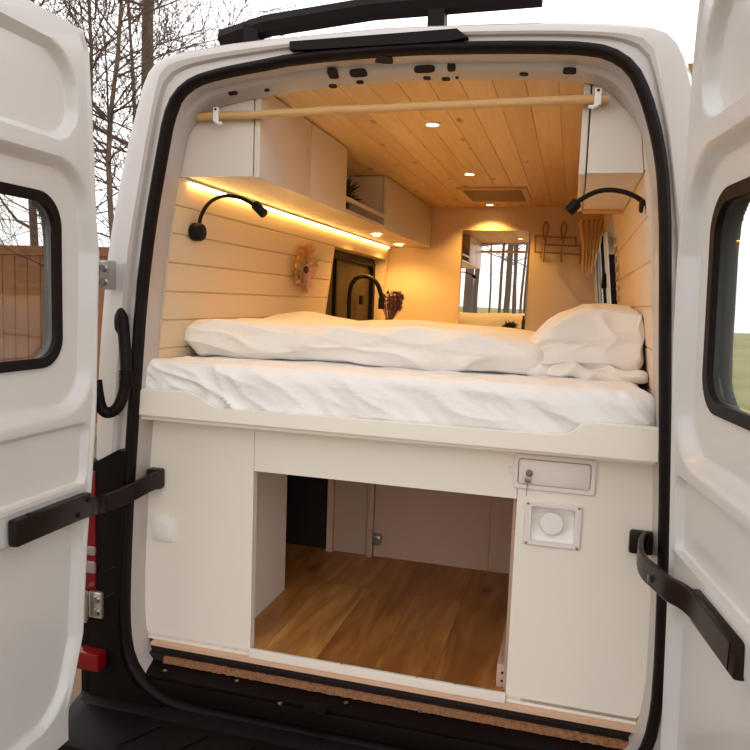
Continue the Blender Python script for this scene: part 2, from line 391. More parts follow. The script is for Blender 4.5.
rings = [at_y(offs(S0, .020), -.006), at_y(SO, -.014), at_y(mix(SO, L3, .25), -.010), at_y(mix(SO, L3, .5), -.008), at_y(mix(SO, L3, .62), -.018), at_y(mix(SO, L3, .9), -.021), at_y(L3, -.018),
         at_y(mix(L3, L4, .45), -.006), at_y(mix(L3, L4, .85), .014), at_y(L4, .040), at_y(mix(L3, L4, 1.1), .16)]
L5 = mix(L3, L4, 1.15)
rings += [at_y(L5, .6), at_y(L5, 1.64), at_y(L5, 2.86), at_y(L5, 3.1)]
b = MB(); b.loops(rings)
# opening of the right side window
dl = [f for f in b.bm.faces if 1.6 < f.calc_center_median().y < 2.9 and f.calc_center_median().x > .7 and 1.46 < f.calc_center_median().z < 2.2]
bmesh.ops.delete(b.bm, geom=dl, context='FACES_ONLY')
for v in [v for v in b.bm.verts if v.co.z < .44 and v.co.y > .2]: v.co.z = .44
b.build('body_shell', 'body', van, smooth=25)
# rubber seal
b = MB(); n = len(S0); prof = ((0.000, .004), (0.000, -.018), (.006, -.030), (.014, -.034), (.023, -.030), (.028, -.018), (.028, .002))
b.loops([at_y(offs(S0, d), yy) for d, yy in prof]); b.build('door_seal', 'rubber', van, smooth=60)
# dark strip under the roof edge: brake light housing plus painted recess shade
b = MB(); b.prism([(-.27, -.036, 2.458), (-.20, -.036, 2.455), (.18, -.036, 2.456), (.23, -.036, 2.462), (.20, -.036, 2.486), (-.27, -.036, 2.480)], (0, .05, 0))
tag(b.build('brake_slot_shade', 'rubber', van, smooth=0), 'dark strip of brake light and shaded recess above the opening')
# black rail along the roof edge on the left
b = MB(); b.tube([(-.62, .25, 2.60), (-.45, .22, 2.625), (-.1, .2, 2.645), (.4, .2, 2.65)], .035, 8); b.box((-.5, .22, 2.58), (.05, .05, .09)); b.box((.1, .2, 2.6), (.05, .05, .1))
tag(b.build('roof_rail', 'rubber', van), 'black rail on the roof edge')
# pressed holes in the header: flat dark discs stand in for the shade inside
from mathutils.bvhtree import BVHTree
fr = bpy.data.objects['door_frame'].data
bvh = BVHTree.FromPolygons([v.co for v in fr.vertices], [p.vertices[:] for p in fr.polygons])
for px, py, w, h in ((382, 59.5, 20, 6), (333, 74, 10, 8), (358.5, 73.5, 17, 6), (424.5, 69, 20, 7), (451.5, 67, 8, 8), (333, 86, 8, 3.5), (360, 82, 7, 3), (362.5, 86, 7, 3), (427, 78, 7, 3), (431, 82, 7, 3), (446, 79, 8, 3.2), (457, 77.5, 3, 2), (524, 74, 8, 3), (569.5, 71.5, 12, 4.5), (233, 93, 9, 3.5), (267, 90, 5, 2.5)):
    d = ray(px, py).normalized(); hit, nn, _i, dist = bvh.ray_cast(CAM, d)
    if hit is None or hit.y > .105: continue
    if nn.dot(d) > 0: nn = -nn
    ux = Vector((1, 0, 0)); ux = (ux - nn*ux.dot(nn)).normalized(); uy = nn.cross(ux)
    g = abs(nn.dot(d)); hx = w/2/FPX*dist; hy = min(.03, h/2/FPX*dist/max(g, .12))
    poly = [hit + nn*.0012 + ux*hx*math.copysign(abs(math.cos(a))**.6, math.cos(a)) + uy*hy*math.copysign(abs(math.sin(a))**.6, math.sin(a)) for a in [2*PI*k/20 for k in range(20)]]
    b = MB(); b.prism(poly, -nn*.006); b.build('header_hole', 'gap', van, smooth=0)
# black D-pillar cover with the rear light
b = MB()
outer = [(-.925, .38), (-.925, 1.205), (-.905, 1.222), (-.815, 1.272), (-.790, 1.268), (-.798, 1.1), (-.812, .85), (-.817, .7), (-.805, .585), (-.76, .505), (-.66, .448), (-.66, .38)]
b.prism([(x, -.045, z) for x, z in outer], (0, .05, 0))
b.bb(-.97, -.915, -.035, .12, .40, 1.22, .02)
b.build('pillar_cover', 'black', van, smooth=30)
for z in (.862, .775):
    b = MB(); b.tube([(-.875, -.046, z), (-.825, -.046, z+.028)], .002, 5); b.build('pillar_crease', 'strap', van)
b = MB(); b.bb(-.962, -.893, -.052, .06, .80, 1.200, .012); tl = tag(b.build('tail_light', 'red', van), 'red left tail light')
b = MB(); b.bb(-.964, -.895, -.055, -.02, .86, .90, .004); b.bb(-.964, -.895, -.055, -.02, .92, .95, .004); b.build('lens', 'clearlens', tl)
b = MB(); b.bb(-.95, -.86, -.085, -.03, .545, .605, .008); tag(b.build('reflector', 'red', van), 'small red reflector low on the left corner')
# bumper with step
b = MB(); prof = [(.02, .455), (-.05, .440), (-.075, .425), (-.21, .412), (-.25, .395), (-.26, .34), (-.25, .20), (-.20, .17), (.05, .17)]
xs = [-.97, -.95, -.90, -.5, 0, .5, .90, .95, .97]; kk = [.35, .75, .95, 1, 1, 1, .95, .75, .35]
b.loops([[(x, y*k if y < 0 else y, z) for y, z in prof] for x, k in zip(xs, kk)], closed=True)
for e in (0, -1):
    b.prism([(xs[e], y*kk[e] if y < 0 else y, z) for y, z in prof], (.002 if e else -.002, 0, 0))
bump = b.build('bumper', 'black', van, smooth=25)
for k in range(9):
    b = MB(); b.tube([(-.7+k*.16, -.22, .4145), (-.62+k*.16, -.10, .4255)], .003, 5); b.build('bumper_rib', 'black', bump)
# sill: plywood edge, dark step, rough board edge, black plate
b = MB(); b.bb(-.775, .80, .080, .115, .577, .589); tag(b.build('plywood_edge', 'ply', van, smooth=0), 'pale plywood edge of the load floor')
b = MB(); b.bb(-.785, .80, .095, .115, .50, .577); b.bb(-.785, .80, .074, .096, .50, .5535); b.build('step_riser', 'gap', van, smooth=0)
b = MB()
NXs = 220
tl_, bl_ = [], []
for k in range(NXs+1):
    x = -.715+1.50*k/NXs; j = .006*noise.noise(Vector((x*60, 3, 0)))
    tl_.append(((x, .074, .553+j*.4), (x, .064+j, .552), (x, .060+j, .533), (x, .074, .530)))
b.loops([[t[i] for t in tl_] for i in range(4)], closed=False); tag(b.build('board_edge', 'chip', van, smooth=0), 'rough brown broken board edge above the sill')
b = MB(); b.prism([(-.795, .075, .532), (-.74, .10, .535), (.78, .10, .535), (.80, .03, .53), (.78, -.002, .522), (-.75, -.002, .520), (-.785, .03, .525)], (0, 0, -.03))
b.bb(-.74, .77, -.012, .0, .455, .512, .004)
sill = b.build('sill_plate', 'black', van, smooth=20)
for px, py in ((165, 671), (237, 681), (280, 704), (346, 703), (420, 712)):
    p = oz(px, py, .533); b = MB(); b.lathe([(.007, 0), (.007, .003), (.004, .0045), (.002, .0045)], (p.x, p.y, .533), n=12); b.build('sill_screw', 'screw', sill)
p = oz(316, 708, .533); b = MB(); b.box((p.x, p.y, .532), (.075, .05, .012), .004); b.build('latch_plate', 'black', sill)
# hinges on the left pillar
for z, x0 in ((1.818, -.858), (.755, -.89)):
    b = MB(); b.bb(x0-.03, x0+.022, -.055, -.02, z-.045, z+.045, .008); b.tube([(x0-.03, -.075, z-.05), (x0-.03, -.075, z+.05)], .013, 10)
    h = tag(b.build('door_hinge', 'steel', van), 'steel hinge of the left rear door')
    for dz in (-.021, .021):
        b = MB(); b.lathe([(.011, -.066), (.011, -.058), (.013, -.056)], (x0+.002, 0, z+dz), axis='y', n=12); b.build('bolt', 'screw', h)
for z, x0 in ((1.818, .858), (.755, .89)):
    b = MB(); b.bb(x0-.022, x0+.03, -.055, -.02, z-.045, z+.045, .008); b.tube([(x0+.03, -.075, z-.05), (x0+.03, -.075, z+.05)], .013, 10)
    tag(b.build('door_hinge', 'steel', van), 'steel hinge of the right rear door')
# cable gaiter from pillar to door
pts = smooth_pts([oy(122, 316, -.05), oy(124, 335, -.05), oy(126, 360, -.055), oy(126, 385, -.06), oy(119, 408, -.07), oy(108, 414, -.08), oy(101, 409, -.09), oy(98, 396, -.10), oy(96, 380, -.10)], 2)
b = MB(); b.tube(pts, [.018*(1+.0*i) for i in range(len(pts))], 10)
p = oy(121, 322, -.045); b.blob(p, (.022, .02, .045), 2)
b.build('cable_gaiter', 'rubber', van)
b = MB()
for k in range(7):
    p = oy(125.8, 371+k*2.6, -.057); b.tube([p+Vector((0, 0, .002)), p-Vector((0, 0, .002))], .0215, 10)
b.build('gaiter_rib', 'black', van)

# ------------------------------------------------------------------ rear doors (open at a right angle)
def make_door(side, xt, yt, sl=0):
    """side -1 left, +1 right; xt: inner face x by height; yt: hinge edge y by height"""
    W, Z0, Z1, NU, NZ, TH = .78, .43, 2.47, 110, 300, .085
    def rr(u, z, u0, u1, z0, z1, r):      # signed distance to a rounded rectangle
        qx, qz = abs(u-(u0+u1)/2)-(u1-u0)/2+r, abs(z-(z0+z1)/2)-(z1-z0)/2+r
        return math.hypot(max(qx, 0), max(qz, 0)) + min(max(qx, qz), 0) - r
    def depth(u, z):
        d = 0
        d += .030*sstep(.014, -.006, rr(u, z, .085, W-.09, 2.178, 2.395, .09))
        d += .036*sstep(.020, -.012, rr(u, z, .050, W-.07, 1.43, 2.105, .11))
        d += .020*sstep(.010, -.006, rr(u, z, .048, W-.07, 1.198, 1.375, .03))
        d += .024*sstep(.012, -.010, rr(u, z, .045, W-.07, .52, 1.095, .10))
        d -= .007*sstep(.008, .0, abs(u-.026))*sstep(.5, .6, z)
        d += .020*sstep(.012, .0, u)
        return d
    HOLE = (.140, W-.14, 1.56, 2.02, .08)
    b = MB(); bm = b.bm; V, Bk = {}, {}
    zz = [Z0+(Z1-Z0)*j/NZ for j in range(NZ+1)]
    for j, z in enumerate(zz):
        cz = sstep(.02, .14, (Z1-z)) ; cb = sstep(0, .10, z-Z0)
        for i in range(NU+1):
            u = W*(i/NU)**1.25
            V[i, j] = bm.verts.new((lerp_tab(xt, z) + side*(depth(u, z)+sl*u), lerp_tab(yt, z)-u, z))
            Bk[i, j] = bm.verts.new((lerp_tab(xt, z) + side*(TH+sl*u), lerp_tab(yt, z)-u, z))
    def hole(i, j):
        u = W*((i+.5)/NU)**1.25; z = (zz[j]+zz[j+1])/2; return rr(u, z, *HOLE) < 0
    for j in range(NZ):
        for i in range(NU):
            if hole(i, j): continue
            bm.faces.new((V[i, j], V[i+1, j], V[i+1, j+1], V[i, j+1])); bm.faces.new((Bk[i, j], Bk[i, j+1], Bk[i+1, j+1], Bk[i+1, j]))
    for j in range(NZ):
        for i in (0, NU): bm.faces.new((V[i, j], V[i, j+1], Bk[i, j+1], Bk[i, j]))
    for i in range(NU):
        for j in (0, NZ): bm.faces.new((V[i, j], V[i+1, j], Bk[i+1, j], Bk[i, j]))
    for v in [v for v in bm.verts if not v.link_faces]: bm.verts.remove(v)
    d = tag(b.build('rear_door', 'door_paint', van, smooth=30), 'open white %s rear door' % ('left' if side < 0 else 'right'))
    lp = rrect(HOLE[0]-.008, HOLE[1]+.008, HOLE[2]-.008, HOLE[3]+.008, HOLE[4], 8)
    def P(u, z, o): return (lerp_tab(xt, z)+side*(o+sl*u), lerp_tab(yt, z)-u, z)
    b = MB(); l1 = rrect(HOLE[0]+.02, HOLE[1]-.02, HOLE[2]+.02, HOLE[3]-.02, HOLE[4]-.02, 8)
    b.loops([[P(u, z, .034) for u, z in lp], [P(u, z, .026) for u, z in lp], [P(u, z, .026) for u, z in l1], [P(u, z, .04) for u, z in l1], [P(u, z, .04) for u, z in lp]])
    b.build('window_gasket', 'rubber', d)
    b = MB(); b.prism([P(u, z, .05) for u, z in l1], (side*.005, 0, 0)); b.build('window_glass', 'pane', d, smooth=0)
    b = MB(); yy = lambda u, z: lerp_tab(yt, z)-u
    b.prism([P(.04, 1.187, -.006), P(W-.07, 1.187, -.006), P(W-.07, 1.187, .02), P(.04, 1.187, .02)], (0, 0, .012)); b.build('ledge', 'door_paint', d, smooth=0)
    return d
LX = [(.5, -.835), (1.2, -.830), (1.9, -.82), (2.47, -.79)]
ltrace = [(71, 711), (75, 689), (86, 631), (90, 540), (95, 477), (99.3, 400), (101, 300), (102, 253), (99.3, 222), (97, 153), (94, 91.7), (92, 54), (87, 37)]
LY = []
for px, py in ltrace:
    x = -.82
    for _ in range(4): p = ox(px, py, x); x = lerp_tab(LX, p.z)
    LY.append((p.z, p.y))
LY.sort(); make_door(-1, LX, LY)
RX = [(.5, .826), (.78, .820), (1.15, .808), (1.7, .778), (2.1, .768), (2.47, .750)]
RY = [(.5, -.13), (.7, -.11), (1.9, -.10), (2.0, -.125), (2.1, -.16), (2.3, -.22), (2.47, -.32)]
make_door(1, RX, RY, .15)

# check straps
b = MB()
pts = smooth_pts([oy(162, 478, .086), oy(152, 482, .03), oy(138, 489, -.03), oy(120, 498, -.07), oy(100, 505, -.115)+Vector((.0, 0, 0)), (-.803, -.17, 1.128), (-.803, -.25, 1.142), (-.803, -.45, 1.155)], 2)
b.ribbon(pts, (0, 0, 1), .028, .008)
st = tag(b.build('check_strap', 'strap', van, smooth=30), 'curved black check strap of the left door')
p = oy(158, 478, .085); b = MB(); b.bb(p.x-.03, p.x+.02, .06, .099, p.z-.034, p.z+.034, .01); b.build('strap_anchor', 'strap', st)
b = MB(); b.bb(-.822, -.793, -.50, -.20, 1.106, 1.178, .008); b.lathe([(.008, 0), (.008, .004), (.003, .005)], (-.793, -.215, 1.16), axis='x', n=10); b.lathe([(.008, 0), (.008, .004), (.003, .005)], (-.793, -.26, 1.125), axis='x', n=10); b.build('strap_bracket', 'strap', st)
b = MB()
pts = smooth_pts([oy(645, 541, .085), oy(640.5, 546, .03), oy(639.5, 556, -.06), oy(644, 568, -.13), oy(655, 577, -.20), oy(668, 589, -.275), oy(683, 596, -.31), (.835, -.36, 1.138), (.85, -.46, 1.135), (.865, -.56, 1.132)], 2)
b.ribbon(pts, (0, 0, 1), .029, .009)
st = tag(b.build('check_strap', 'strap', van, smooth=30), 'curved black check strap of the right door')
p = oy(641, 542, .09); b = MB(); b.bb(p.x-.032, p.x+.032, .078, .099, p.z-.034, p.z+.034, .01); b.build('strap_anchor', 'strap', st)
p = pts[-1]; b = MB(); b.box((.858, -.46, 1.136), (.026, .26, .074), .008, Matrix.Rotation(.15, 3, 'Z')); b.build('strap_bracket', 'strap', st)
p = oy(651, 577, -.185); b = MB(); b.box(p+Vector((-.004, -.011, 0)), (.012, .004, .018), .001, Matrix.Rotation(.6, 3, 'Z')); b.build('strap_slot', 'steel', st)

# ================================================================== BED AND STORAGE FRONT
bed = thing('bed_platform', 'raised white bed base across the van with open storage below', 'bed', (0, .1, ZF))
SEAM, GR_X = oy(252.5, 540, YP).x, oy(511.5, 590, YP).x
ZTOP = oy(380, 484.3, YP).z
ps = MB()
def jx(z, s):
    i = min(range(NR), key=lambda k: abs(S0[k][1]-z)+(10 if S0[k][0]*s < 0 else 0)); return S0[i][0]
zl = [.590+.02*k for k in range(42)]
zl = [z for z in zl if z < 1.40]+[1.40]
ps.prism([(jx(z, -1)-.0105, YP, z) for z in zl]+[(SEAM-.0008, YP, 1.40), (SEAM-.0008, YP, .590)], (0, .030, 0))
tag(ps.build('panel', 'panel', bed, smooth=0), 'plain white panel left of the storage opening')
b = MB(); b.bb(SEAM+.0008, GR_X-.0008, YP, YP+.030, ZTOP, 1.40); b.build('panel', 'panel', bed, smooth=0)
# right panel, with a cut-out for the water inlet
HC = [oy(px, py, YP) for px, py in ((525, 499), (582, 506), (580, 551), (524, 543))]
hcx, hcz = sum(v.x for v in HC)/4, sum(v.z for v in HC)/4
HX, HZ = (hcx-.060, hcx+.060), (hcz-.051, hcz+.051)
b = MB(); zr = sorted(zl+list(HZ)); rows = {}
for z in zr:
    for y in (YP, YP+.018): rows[z, y] = [b.bm.verts.new((x, y, z)) for x in (GR_X+.0008, HX[0], HX[1], jx(z, 1)-.003)]
for z0, z1 in zip(zr, zr[1:]):
    mid = (z0+z1)/2
    for c_ in range(3):
        if c_ == 1 and HZ[0] < mid < HZ[1]: continue
        for y in (YP, YP+.018): b.bm.faces.new((rows[z0, y][c_], rows[z0, y][c_+1], rows[z1, y][c_+1], rows[z1, y][c_]))
    sides = (0, 3, 1, 2) if HZ[0] < mid < HZ[1] else (0, 3)
    for c_ in sides: b.bm.faces.new((rows[z0, YP][c_], rows[z1, YP][c_], rows[z1, YP+.018][c_], rows[z0, YP+.018][c_]))
for v in [v for v in b.bm.verts if not v.link_faces]: b.bm.verts.remove(v)
tag(b.build('panel', 'panel', bed, smooth=0), 'white panel right of the storage opening with hatches')
b = MB(); b.bb(SEAM, GR_X, YP-.012, YP-.001, .590, .621, .002); tag(b.build('threshold', 'rail', bed), 'white strip along the foot of the storage opening')
for px, py in ((342, 668), (417, 682), (455, 690)):
    p = oy(px, py, YP); b = MB(); b.lathe([(.003, 0), (.003, .001)], (p.x, YP-.0065, .621), n=8); b.build('nail_head', 'screw', bed)
# platform
b = MB(); b.bb(-.775, .775, .02, 1.30, 1.365, 1.383); b.build('platform', 'panel', bed, smooth=0)
# the scalloped front board
zt = lambda px, py: oy(px, py, 0).z
top = [(136, 389), (185, 391), (193, 393.5), (199, 398), (205, 404), (211, 407.5), (220, 408.8), (560, 437.3), (567, 436), (573, 432), (580, 425.5), (585, 422.5), (592, 421.8), (659, 428)]
tp = [(oy(px, py, 0).x, oy(px, py, 0).z) for px, py in top]
b = MB(); b.prism([(x, 0, z) for x, z in tp]+[(.778, 0, 1.376), (-.778, 0, 1.383)], (0, .022, 0)); 
es = [e for e in b.bm.edges if (e.verts[0].co-e.verts[1].co).y == 0 and min(v.co.z for v in e.verts) > 1.40]
bmesh.ops.bevel(b.bm, geom=es, offset=.004, segments=2, affect='EDGES')
tag(b.build('bed_rail', 'rail', bed, smooth=30), 'white front board with scalloped ends')
# storage lining
b = MB(); b.bb(-.520, -.502, .132, .60, ZF, 1.365); tag(b.build('divider', 'panel', bed, smooth=0), 'short side wall left in the storage space')
YG = oz(420, 562, ZF).y
XG = oz(333, 551, ZF).x
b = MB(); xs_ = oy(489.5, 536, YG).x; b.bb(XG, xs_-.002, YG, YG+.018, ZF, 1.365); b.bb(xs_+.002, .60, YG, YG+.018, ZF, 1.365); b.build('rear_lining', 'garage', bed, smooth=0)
b = MB(); b.bb(XG-.03, XG-.001, YG-.02, YG+.03, ZF, 1.365); tag(b.build('post', 'ply', bed, smooth=0), 'raw wooden post at the back of the storage space')
p = oy(370, 520, YG-.03); b = MB(); b.bb(p.x-.014, p.x+.014, YG-.03, YG, ZF-.0, 1.365, .003); b.build('batten', 'garage', bed)
b = MB(); q = oy(376.5, 540, YG-.03); b.box((q.x, YG-.02, q.z), (.036, .04, .045), .006); b.lathe([(.012, 0), (.012, .012)], (q.x+.004, YG-.05, q.z), axis='y', n=12); b.build('catch', 'screw', bed)
b = MB(); b.bb(GR_X-.006, GR_X+.03, YP+.019, YP+.038, ZF, oy(509, 528, .12).z); b.build('upright', 'garage', bed, smooth=0)
b = MB(); b.bb(.405, .60, .13, .148, ZF, 1.365); b.bb(.44, .458, .15, YG, ZF, 1.365); b.build('right_lining', 'garage', bed, smooth=0)
b = MB(); b.bb(-.80, XG-.031, YG+.012, YG+.03, ZF, 1.365); b.build('gap_shade', 'gap', bed, smooth=0)  # dark sheet stands in for the unlit depth of the gap
# loose wooden bar on the storage floor
b = MB(); b.bb(.383, .425, .140, .60, ZF+.0005, ZF+.074, .002)
o = b.build('wooden_bar', 'garage', loc=(.406, .37, ZF)); tag(o, 'pale wooden bar lying along the right edge of the storage floor', 'wood')
b = MB()
for dz in (.022, .048): b.lathe([(.004, -.001), (.004, .002)], (.400, .1395, ZF+dz), axis='y', n=8)
b.build('screw_hole', 'gap', o)

# ------------------------------------------------------------------ fittings on the panels
p = oy(164.5, 528, YP); t = thing('wall_switch', 'small square white switch on the left storage panel', 'switch', (p.x, YP, p.z))
b = MB(); b.bb(p.x-.040, p.x+.040, YP-.010, YP, p.z-.042, p.z+.042, .004); b.build('switch_plate', 'whiteplastic', t)
b = MB(); b.bb(p.x-.026, p.x+.026, YP-.016, YP-.008, p.z-.028, p.z+.028, .003); b.build('rocker', 'whiteplastic', t)
c = [oy(px, py, YP) for px, py in ((516, 453), (595, 463), (594, 494), (514, 485))]
cx = sum(v.x for v in c)/4; cz = sum(v.z for v in c)/4; w = .115; h = .052
t = thing('service_hatch', 'long white locking hatch just under the bed board', 'hatch', (cx, YP, cz))
b = MB()
def ring_xz(cx, cz, w, h, r, y): return [(cx+u, y, cz+v) for u, v in rrect(-w, w, -h, h, r, 5)]
b.loops([ring_xz(cx, cz, w, h, .010, YP), ring_xz(cx, cz, w, h, .010, YP-.007), ring_xz(cx, cz, w-.003, h-.003, .008, YP-.010), ring_xz(cx, cz, w-.013, h-.013, .010, YP-.010), ring_xz(cx, cz, w-.015, h-.015, .010, YP-.004)])
b.build('hatch_frame', 'hatch', t)
b = MB(); b.loops([ring_xz(cx, cz, w-.0165, h-.0165, .009, YP-.001), ring_xz(cx, cz, w-.0165, h-.0165, .009, YP-.009), ring_xz(cx, cz, w-.019, h-.019, .008, YP-.011)])
f = [v for v in b.bm.verts if abs(v.co.y-(YP-.011)) < 1e-5]; b.bm.faces.new(f); b.build('hatch_door', 'hatch', t)
b = MB(); p = oy(529.5, 472, YP); b.lathe([(.010, -.011), (.010, -.016), (.007, -.018), (.006, -.0165), (.001, -.0165)], (p.x, YP, p.z), axis='y', n=16); b.box((p.x, YP-.019, p.z-.004), (.0025, .006, .014)); lk = tag(b.build('lock', 'screw', t), 'round grey key lock')
b = MB(); b.box((p.x-.003, YP-.0185, p.z-.020), (.016, .002, .016), .0008); b.tube([(p.x-.003, YP-.0185, p.z-.028), (p.x-.0045, YP-.0185, p.z-.066)], .0013, 5); b.build('key', 'screw', lk)
p = oy(518, 470, YP); b = MB(); b.bb(cx-w-.012, cx-w+.002, YP-.008, YP, cz-.012, cz+.012, .003); b.build('hatch_hinge', 'hatch', t)
c = [oy(px, py, YP) for px, py in ((525, 499), (582, 506), (580, 551), (524, 543))]
cx = sum(v.x for v in c)/4; cz = sum(v.z for v in c)/4; w = .080; h = .065
t = thing('water_inlet', 'square white inlet housing with a round screw cap on the right panel', 'inlet', (cx, YP, cz))
b = MB()
b.loops([ring_xz(cx, cz, w, h, .006, YP), ring_xz(cx, cz, w, h, .006, YP-.006), ring_xz(cx, cz, w-.003, h-.003, .005, YP-.009), ring_xz(cx, cz, w-.019, h-.013, .004, YP-.009), ring_xz(cx, cz, w-.021, h-.015, .004, YP+.004)])
b.build('inlet_frame', 'hatch', t)
b = MB()   # open tray: flat top pocket, sloping floor coming forward at the bottom
x0, x1, z0, z1 = cx-w+.0205, cx+w-.0205, cz-h+.0145, cz+h-.0145
prof = [(YP+.003, z1), (YP+.027, z1-.004), (YP+.027, z1-.030), (YP+.022, cz-.012), (YP+.002, z0)]
b.loops([[(x0, y, z) for y, z in prof], [(x1, y, z) for y, z in prof]], closed=False)
for x in (x0, x1): b.bm.faces.new([b.bm.verts.new((x, y, z)) for y, z in prof])
bmesh.ops.remove_doubles(b.bm, verts=b.bm.verts[:], dist=1e-5)
b.build('recess', 'whiteplastic', t, smooth=0)
b = MB(); b.lathe([(.027, .026), (.027, .010), (.033, .008), (.033, -.004), (.030, -.007), (.001, -.008)], (cx-.002, YP, cz+.003), axis='y', n=28)
for k in range(28):
    a = 2*PI*k/28; b.box((cx-.002+.0325*math.cos(a), YP+.002, cz+.003+.0325*math.sin(a)), (.003, .010, .003))
b.build('screw_cap', 'whiteplastic', t)
b = MB()
for sx in (-1, 1):
    for sz in (-1, 1): b.lathe([(.004, -.009), (.004, -.0105), (.002, -.011)], (cx+sx*(w-.009), YP, cz+sz*(h-.007)), axis='y', n=10); b.build('screw', 'screw', t); b = MB()
b.bm.free()

# ------------------------------------------------------------------ soft goods
def rounded(c, d, r, cuts, disp, sq=None):
    b = MB(); bmesh.ops.create_cube(b.bm, size=2)
    bmesh.ops.subdivide_edges(b.bm, edges=b.bm.edges[:], cuts=cuts, use_grid_fill=True)
    hx, hy, hz = d[0]/2, d[1]/2, d[2]/2
    for v in b.bm.verts:
        def m_(t, h):   # spend more vertices near the rims
            return h*(math.sin(t*PI/2)*.45+t*.55)
        p = Vector((m_(v.co.x, hx), m_(v.co.y, hy), m_(v.co.z, hz)))
        q = Vector((max(-hx+r, min(hx-r, p.x)), max(-hy+r, min(hy-r, p.y)), max(-hz+r, min(hz-r, p.z))))
        n = p-q
        if n.length > 1e-6:
            ln = max(abs(n.x), abs(n.y), abs(n.z)); n = n.normalized(); p = q + n*ln
        v.co = p
    b.bm.normal_update()
    for v, n in [(v, v.normal.copy()) for v in b.bm.verts]: v.co = v.co + disp(v.co, n)
    if sq:
        for v in b.bm.verts: v.co = sq(v.co)
    for v in b.bm.verts: v.co += Vector(c)
    return b
def N(x, y, z): return noise.noise(Vector((x, y, z)))
def ridge(x, y, z): return 1-abs(noise.noise(Vector((x, y, z))))*2
def mdisp(p, n):
    f = max(0, -n.y)*(.35+.65*sstep(-.085, -.03, p.z))*sstep(.775, .70, abs(p.x))
    a, bb = p.x*.80-p.z*.60, p.x*.60+p.z*.80
    wr = (max(0, ridge(a*1.5, bb*9+N(p.x*4, p.z*5, 1)*.9, 2))**2-.35)*.013 + (max(0, ridge(a*2.6, bb*19+N(p.x*6, p.z*5, 4), 5))**2-.35)*.009 + (ridge(a*5, bb*36, 8)-.5)*.003
    wt = N(p.x*5, p.y*5, 3)*.006 + (max(0, ridge(p.x*6+p.y*3, p.y*10, 8))**2-.5)*.006
    return n*(f*wr + max(0, n.z)*wt) + Vector((0, 0, .012*N(p.x*2.2, 1, 4)*f))
def msq(p):   # the front bulges out over the jamb, further in the walls hold it
    k = 1+(.042 if p.x < 0 else .028)*sstep(-.50, -.60, p.y); return Vector((p.x*k, p.y, p.z))
b = rounded((-.010, .655, 1.469), (1.525, 1.25, .172), .045, 140, mdisp, msq)
t = tag(b.build('mattress', 'sheet', loc=(0, .65, 1.383), smooth=60), 'mattress in a creased white fitted sheet behind the bed board', 'mattress')
def ddisp(p, n):
    u = max(0, n.z); f = max(0, -n.y)
    a = p.x*.9+p.z*.4
    s = N(p.x*2.2, p.y*2.6, 3)*.016 + N(p.x*6, p.y*6, p.z*6)*.006 + (ridge(p.x*3.2+p.y, p.y*8+p.z*9, 7)-.5)*.006
    s += f*((max(0, ridge(a*2.6, p.z*14-p.x*2.2, 4))**2-.4)*.014+(max(0, ridge(a*5.5, p.z*22+p.x*3, 6))**2-.4)*.009)
    return n*s*1.25
def dsq(p):
    # the front edge wanders, ends droop and the pile thins to the right
    y = p.y + .03*N(p.x*2.4, 0, 9)*(1 if p.y < 0 else 0)
    z = p.z*(1-.10*sstep(.25, .62, p.x)) - .012*sstep(.40, .62, p.x)
    z += .030*math.exp(-((p.x+.42)/.16)**2)*sstep(0, .45, p.y)
    if z < -.05: y = y - .02*N(p.x*3, 2, 2)
    x = p.x + .035*sstep(-.45, -.62, p.x)*sstep(.01, -.05, p.z)   # the roll overhangs at its left end
    return Vector((x, y, z))
b = rounded((-.158, .71, 1.618), (1.25, .90, .122), .058, 130, ddisp, dsq)
tag(b.build('duvet', 'duvet', loc=(-.17, .75, 1.55), smooth=70), 'thick white duvet folded along the back of the bed', 'duvet')
def pdisp(p, n):
    return n*(N(p.x*5, p.y*5, p.z*5)*.016 + (max(0, ridge(p.x*6+p.z*8, p.y*5, p.z*9-p.x*4))**2-.3)*.014 + (max(0, ridge(p.x*9-p.z*12, p.y*7, p.z*6+3))**2-.3)*.009)
def psq(p):
    # plump towards the wall, sloping down to the left
    t_ = max(0, min(1, (.06-p.x)/.275)); k = .12+.88*math.sqrt(max(0, 1-t_*t_)); z = -.107 + (p.z+.107)*k
    x = p.x if p.x < .13 else .13+(p.x-.13)*.35   # pressed against the wall
    return Vector((x, p.y - .05*sstep(0, -.1, p.z), z))
b = rounded((.600, .62, 1.672), (.42, .60, .215), .095, 100, pdisp, psq)
tag(b.build('pillow', 'pillow', loc=(.60, .62, 1.57), smooth=70), 'plump white pillow leaning at the right end of the bed', 'pillow')
b = rounded((.620, .42, 1.575), (.29, .30, .052), .025, 56, lambda p, n: n*(N(p.x*9, p.y*8, p.z*9)*.016+(ridge(p.x*12+p.y*7, p.y*6, p.z*14)-.5)*.018))
tag(b.build('folded_sheet', 'pillow', loc=(.62, .42, 1.55), smooth=70), 'rumpled white sheet bunched under the pillow', 'sheet')
b = rounded((.455, .42, 1.585), (.13, .24, .07), .034, 44, lambda p, n: n*(N(p.x*9, p.y*9, p.z*9)*.014+(ridge(p.x*12, p.y*9+p.z*7, 2)-.5)*.010))
tag(b.build('cushion_cover', 'duvet', loc=(.455, .42, 1.55), smooth=70), 'crumpled white cover between the duvet and the pillow', 'sheet')

